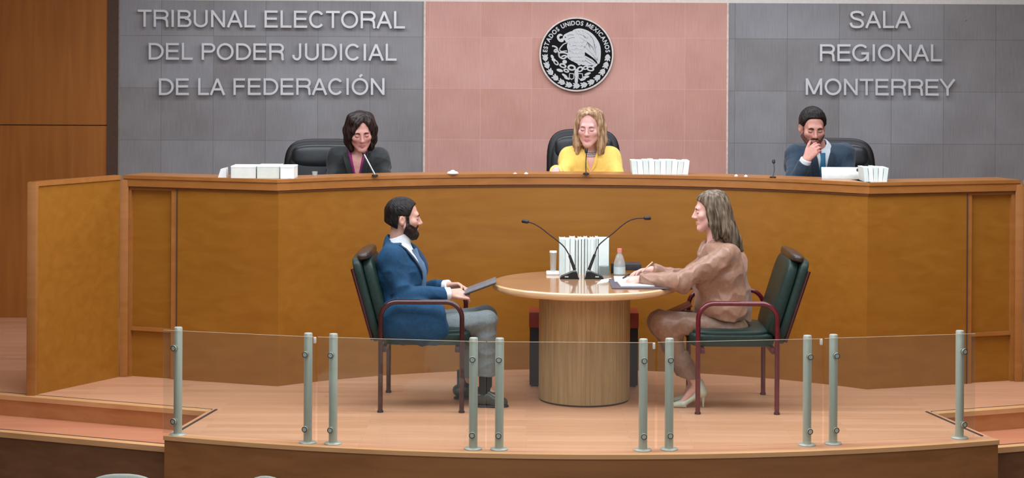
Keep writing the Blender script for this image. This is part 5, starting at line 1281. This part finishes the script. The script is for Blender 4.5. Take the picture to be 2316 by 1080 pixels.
def upper(J): return bounds([J[k] for k in ('pelvis', 'neck', 'sn', 'sf', 'en', 'ef', 'wn', 'wf')], .16)
def pants(J, m, par):
    f = U(.03, *[U(.03, rc(J['h'+a], J['k'+a], .092, .070), INT(.004, rc(J['k'+a], J['a'+a]-Vector((0, 0, .04)), .066, .056), half((0, 0, -1), J['a'+a]+Vector((0, 0, .0))))) for a in 'nf'])
    f = U(.04, f, rc(J['pelvis']-X1*.05, J['pelvis']+X1*.05, .128)); lo, hi = bounds([J[k] for k in ('pelvis', 'hn', 'hf', 'kn', 'kf', 'an', 'af')], .14)
    sdf_obj('trousers', f, lo, hi, .008, m, par)
def lapels(f, J, zV, zN, wtop, m, par, n=8, w=.024):
    for sg in (-1, 1):
        ln = []
        for t in np.linspace(0, 1, n):
            z = zN+(zV-zN)*t; x = J['neck'].x+sg*(.004+wtop*np.clip((z-zV)/(zN-zV), 0, 1.3)+.012); ln.append(front_pt(f, (x, J['chest'].y, z), (0, -1, 0), .3)+Vector((0, -.003, 0)))
        b = B(); b.tube(ln, [w*.7]+[w]*(n-3)+[w*.7, w*.25], 10, flat=(.22, 1)); b.done('lapel', m, par)
M_suitb = cloth('black_blazer', (30, 38, 37), (22, 29, 28), .75)
M_lapb = cloth('black_lapel', (20, 26, 26), (14, 19, 19), .7)
M_pants = cloth('dark_trousers', (28, 30, 32), (22, 24, 26), .85)
# ================= woman in black blazer (left)
Yb = 13.04
jh = Head(q(816, 297, 12.90), basis((.20, -1, 0), .34, .05), 1.05, True)
J = judge_joints(((764, 354), (858, 358)), Yb, (q(806, 380, 13.2).x, 13.24), q(808, 338, Yb).z, (q(744, 392, 12.92), q(876, 394, 12.92)), (Vector((q(790, 388, 12.6).x, 12.66, 1.25)), Vector((q(826, 388, 12.6).x, 12.66, 1.25))), 817)
J['en'].z = J['ef'].z = 1.275
hands = [hand(J['wn'], (.45, -1, -.08), (0, -.1, 1), (.4, .5, .6, .7), 1, .95), hand(J['wf'], (-.45, -1, -.08), (0, -.1, 1), (.5, .6, .7, .8), -1, .95)]
tors, bd, lo, hi = judge_body(J, jh, True, hands)
SK1 = (208, 154, 142)
per = sdf_obj('person', bd, lo, hi, .0042, M_skin, None, Vector((J['pelvis'].x, J['pelvis'].y, zdais)), jh.tint(SK1, (186, 98, 104)))
tag(per, 'dark haired woman in black blazer and magenta blouse reading behind the bench', 'person')
jh.details(per, M_browd, M_lash, .0038)
Wq = jh.W; locks = []
for sx in (-1, 1):
    locks.append([(Wq((sx*.050, .02, .09)), .036), (Wq((sx*.078, .012, .03)), .026), (Wq((sx*.083, .012, -.045)), .026), (Wq((sx*.074, .020, -.115)), .016)])
    locks.append([(Wq((sx*.05, -.03, .08)), .050), (Wq((sx*.080, -.035, .0)), .040), (Wq((sx*.080, -.03, -.08)), .034), (Wq((sx*.066, -.01, -.135)), .018)])
locks.append([(Wq((0, -.06, .07)), .06), (Wq((0, -.085, -.02)), .055), (Wq((0, -.085, -.10)), .035)])
# side-swept fringe crossing to the right of the picture
locks.append([(Wq((-.012, .045, .118)), .020), (Wq((.03, .072, .085)), .020), (Wq((.060, .066, .035)), .019), (Wq((.074, .045, -.03)), .015)])
locks.append([(Wq((-.018, .045, .116)), .018), (Wq((-.045, .060, .085)), .018), (Wq((-.066, .052, .035)), .016)])
cap = INT(.008, jh.wrap(headshell(jh, .018)), jh.wrap(U(.014, half((0, .72, -1), (0, .055, .088)), INT(.006, half((0, 1, .2), (0, .03, 0)), half((0, 0, -1), (0, 0, -.06))))))
hair = SUB(.006, U(.014, cap, *[rc_chain(l) for l in locks]), jh.wrap(el((-.010, .100, -.028), (.058, .058, .098))))
hlo, hhi = bounds([Wq((x, y, z)) for x in (-.12, .12) for y in (-.15, .12) for z in (-.17, .15)], .02)
sdf_obj('hair', warp(hair, groove(jh, .003, 38)), hlo, hhi, .0034, hair_mat('dark_brown_hair', [(24, 18, 18), (40, 30, 29), (66, 54, 50)], .07, .38, 60), per)
zN, zV = J['neck'].z+.01, J['chest'].z-.14
M_mag = mat('magenta_blouse', (160, 24, 84), (96, 18, 110), rough=.6, ns=14, detail=2)
bls = OFF(U(.03, tors, rc(J['neck']-Vector((0, 0, .06)), J['neck']-Vector((0, 0, .02)), .07, .06)), .008)
bls = SUB(.004, INT(.004, bls, half((0, 0, -1), (0, 0, J['chest'].z-.3))), vneck(J['neck'], J['chest'].z-.075, zN, .046), rc(J['neck']-Vector((0, 0, .03)), jh.W((0, -.02, -.03)), .064, .07))
lo, hi = upper(J); sdf_obj('blouse', bls, lo, hi, .0045, M_mag, per)
jk = U(.03, OFF(tors, .022), suit_arms(J), rc(J['neck']+Vector((0, .03, -.05)), J['neck']+Vector((0, .03, -.015)), .082, .07))
jk = SUB(.006, warp(INT(.006, jk, half((0, 0, -1), (0, 0, J['pelvis'].z-.02))), creases(.0050, 16, 31)), vneck(J['neck'], zV, zN, .070), rc(J['neck']-Vector((0, 0, .05)), jh.W((0, -.02, -.03)), .070, .078))
bz = sdf_obj('blazer', jk, lo, hi, .005, M_suitb, per); lapels(U(.03, OFF(tors, .022), rc(J['neck']+Vector((0, .03, -.05)), J['neck']+Vector((0, .03, -.015)), .082, .07)), J, zV, zN-.03, .070, M_lapb, per)
pants(J, M_pants, per)
c = front_pt(bls, (J['neck'].x+.035, J['chest'].y, J['chest'].z-.05), (0, -1, 0), .3); R3 = Matrix.Rotation(PI/2, 3, 'X')
b = B(); b.lathe([(.014, 0), (.014, .004), (0, .006)], c, 20, R3); b.done('brooch', mat('pearl_brooch', (214, 200, 214), rough=.3), per)
# ================= woman in yellow (centre)
Yb = 13.40
jh = Head(q(1333, 288, 13.27), basis((-.22, -1, 0), .17, -.03), 1.06, True)
J = judge_joints(((1289, 356), (1381, 356)), Yb, (q(1335, 380, 13.5).x, 13.55), q(1336, 338, Yb).z, (q(1268, 394, 13.24), q(1397, 394, 13.26)), (Vector((q(1257, 388, 13.0).x, 12.98, 1.385)), Vector((q(1368, 388, 12.9).x, 13.0, 1.26))), 1332)
J['en'].z = J['ef'].z = 1.29
hands = [hand(J['wn'], (-.12, -1, -.1), (-.2, -.1, 1), (.8, .9, 1, 1), 1, .95), hand(J['wf'], (-.4, -1, -.1), (0, -.1, 1), (.4, .5, .6, .7), -1, .95)]
tors, bd, lo, hi = judge_body(J, jh, True, hands)
per = sdf_obj('person', bd, lo, hi, .0042, M_skin, None, Vector((J['pelvis'].x, J['pelvis'].y, zdais)), jh.tint((230, 180, 172), (212, 112, 124)))
tag(per, 'blonde woman in yellow blouse looking down at the centre of the bench', 'person')
jh.details(per, mat('blonde_brow', (140, 104, 88), rough=.8), M_lash, .0032)
Wq = jh.W; locks = []
for sx in (-1, 1):
    locks.append([(Wq((sx*.040, .03, .10)), .034), (Wq((sx*.074, .022, .04)), .024), (Wq((sx*.082, .022, -.04)), .024), (Wq((sx*.086, .025, -.12)), .026), (Wq((sx*.080, .035, -.175)), .014)])
    locks.append([(Wq((sx*.05, -.03, .08)), .050), (Wq((sx*.078, -.035, .0)), .038), (Wq((sx*.086, -.03, -.09)), .036), (Wq((sx*.088, -.0, -.17)), .020)])
locks.append([(Wq((0, -.06, .07)), .06), (Wq((0, -.085, -.02)), .058), (Wq((0, -.09, -.13)), .045)])
cap = INT(.008, jh.wrap(headshell(jh, .018)), jh.wrap(U(.014, half((0, .72, -1), (0, .055, .100)), INT(.006, half((0, 1, .2), (0, .03, 0)), half((0, 0, -1), (0, 0, -.06))))))
hair = SUB(.006, U(.018, cap, *[rc_chain(l) for l in locks]), jh.wrap(el((0, .100, -.022), (.063, .060, .112))))
hlo, hhi = bounds([Wq((x, y, z)) for x in (-.13, .13) for y in (-.16, .12) for z in (-.21, .15)], .02)
sdf_obj('hair', warp(hair, groove(jh, .003, 38)), hlo, hhi, .0034, hair_mat('dark_blonde_hair', [(120, 92, 70), (172, 140, 108), (206, 178, 142)], .07, .42, 60), per)
M_yel = cloth('yellow_blouse', (250, 216, 112), (244, 206, 98), .75, .06)
lo, hi = upper(J)
jk = U(.035, OFF(tors, .024), suit_arms(J, .066, .060, .045, .0), rc(J['neck']-Vector((0, 0, .07)), J['neck']-Vector((0, 0, .005)), .085, .066))
jk = SUB(.006, warp(INT(.006, jk, half((0, 0, -1), (0, 0, J['pelvis'].z-.06))), creases(.0060, 15, 41)), vneck(J['neck'], J['chest'].z-.01, J['neck'].z+.01, .045), rc(J['neck']-Vector((0, 0, .03)), jh.W((0, -.02, -.03)), .060, .066))
bls = sdf_obj('blouse', jk, lo, hi, .005, M_yel, per); pants(J, M_pants, per)
ln = [front_pt(jk, (J['neck'].x, J['chest'].y, z), (0, -1, 0), .3)+Vector((0, -.002, 0)) for z in np.linspace(J['chest'].z-.015, J['chest'].z-.2, 8)]
b = B(); b.tube(ln, .0022, 8); b.done('front_seam', mat('seam_brown', (120, 88, 48), rough=.7), bls)
for sg in (-1, 1):
    ln = [front_pt(jk, (J['neck'].x+sg*x, J['chest'].y, z), (0, -1, 0), .3)+Vector((0, -.004, 0)) for x, z in ((.052, J['neck'].z-.02), (.04, J['chest'].z+.04), (.012, J['chest'].z-.012))]
    b = B(); b.tube(smoothpath(ln, 4), .006, 8, flat=(1, .7)); b.done('collar_edge', M_yel, bls)
for k, dz in enumerate((.0, -.014, -.028)):
    b = B(); n_ = 15
    for i in range(n_):
        a = -1.1+2.2*i/(n_-1); r_ = .062+.006*k; p = J['neck']+Vector((math.sin(a)*r_, -math.cos(a)*r_-.008, dz+.004-.018*math.cos(a))); b.lathe([(0, -.0058), (.0042, -.004), (.0058, 0), (.0042, .004), (0, .0058)], p, 8)
    b.done('bead_necklace', mat('silver_beads', (206, 206, 212), rough=.25, metal=.4), per)
# ================= man in dark teal suit (right)
Yb = 12.93
jh = Head(q(1838, 287, 12.80), basis((.06, -1, 0), .32, .0), 1.07)
J = judge_joints(((1800, 350), (1909, 348)), Yb, (q(1850, 380, 13.1).x, 13.10), q(1843, 334, Yb).z, (q(1792, 396, 12.66), q(1927, 392, 12.80)), (q(1823, 361, 12.58), Vector((q(1895, 392, 12.5).x, 12.52, 1.25))), 1838)
J['en'].z = 1.275; J['ef'].z = 1.275
hands = [hand(J['wn'], (.62, -.10, .78), (-.30, -.9, .35), (.85, .95, 1.05, 1.15), -1, 1.12, (.8, .55, -.15), .06), hand(J['wf'], (-.5, -1, -.08), (0, -.1, 1), (.5, .6, .7, .8), -1, 1.0)]
tors, bd, lo, hi = judge_body(J, jh, False, hands, (.13, .122, .13))
SK3 = (204, 148, 132)
per = sdf_obj('person', bd, lo, hi, .0042, M_skin, None, Vector((J['pelvis'].x, J['pelvis'].y, zdais)), jh.tint(SK3, (176, 104, 98)))
tag(per, 'short haired man in dark teal suit with hand at his chin behind the bench', 'person')
jh.details(per, M_browd, M_lash, .0050)
hlo, hhi = bounds([jh.W((x, y, z)) for x in (-.1, .1) for y in (-.13, .1) for z in (-.12, .15)], .02)
sdf_obj('hair', jh.wrap(short_hair(jh, .078, .014)), hlo, hhi, .003, M_hairk, per)
blo, bhi = bounds([jh.W((x, y, z)) for x in (-.09, .09) for y in (0, .12) for z in (-.14, .04)], .015)
sdf_obj('beard', jh.wrap(beard_f(jh, .003, -.052)), blo, bhi, .0028, hair_mat('stubble', [(82, 56, 50), (100, 70, 62), (116, 84, 74)], .5, .7, 120), per, keep=2)
lo, hi = upper(J); zN, zV = J['neck'].z+.01, J['chest'].z-.22
sh = INT(.004, OFF(U(.03, tors, rc(J['neck']-Vector((0, 0, .05)), J['neck']+Vector((0, 0, .0)), .068, .064)), .008), half((0, 0, -1), (0, 0, J['chest'].z-.3)))
sh = SUB(.004, sh, rc(J['neck']-Vector((0, 0, .02)), jh.W((0, -.02, -.03)), .062, .064))
cf = INT(.002, rc(J['en'], J['wn']+(J['wn']-J['en']).normalized()*.03, .045, .040), half(J['wn']-J['en'], J['wn']+(J['wn']-J['en']).normalized()*.004), half(J['en']-J['wn'], J['wn']-(J['wn']-J['en']).normalized()*.03))
sdf_obj('shirt', U(.003, sh, cf), lo, hi, .0045, cloth('pale_blue_shirt', (214, 224, 230), (204, 216, 224), .8), per, keep=2)
ln = [front_pt(sh, (J['neck'].x, J['chest'].y, z), (0, -1, 0), .3)+Vector((0, -.010, 0)) for z in np.linspace(J['neck'].z-.03, J['chest'].z-.22, 8)]
b = B(); b.tube(ln, [.018, .016, .020, .024, .028, .031, .033, .035], 12, flat=(.25, 1)); b.done('tie', cloth('teal_tie', (30, 110, 142), (22, 92, 124), .5, .05), per)
jk = U(.03, OFF(tors, .024), suit_arms(J, .064, .056, .047, .022), rc(J['neck']+Vector((0, .03, -.05)), J['neck']+Vector((0, .03, -.02)), .085, .074))
jk = SUB(.006, warp(INT(.006, jk, half((0, 0, -1), (0, 0, J['pelvis'].z-.04))), creases(.0045, 16, 51)), vneck(J['neck'], zV, zN, .052, .010), rc(J['neck']-Vector((0, 0, .05)), jh.W((0, -.02, -.03)), .072, .08))
sdf_obj('jacket', jk, lo, hi, .005, cloth('dark_teal_jacket', (38, 62, 80), (28, 50, 68), .8), per); lapels(U(.03, OFF(tors, .024), rc(J['neck']+Vector((0, .03, -.05)), J['neck']+Vector((0, .03, -.02)), .085, .074)), J, zV, zN-.04, .052, cloth('dark_teal_lapel', (28, 48, 64), (22, 40, 56), .8), per)
pants(J, M_pants, per)
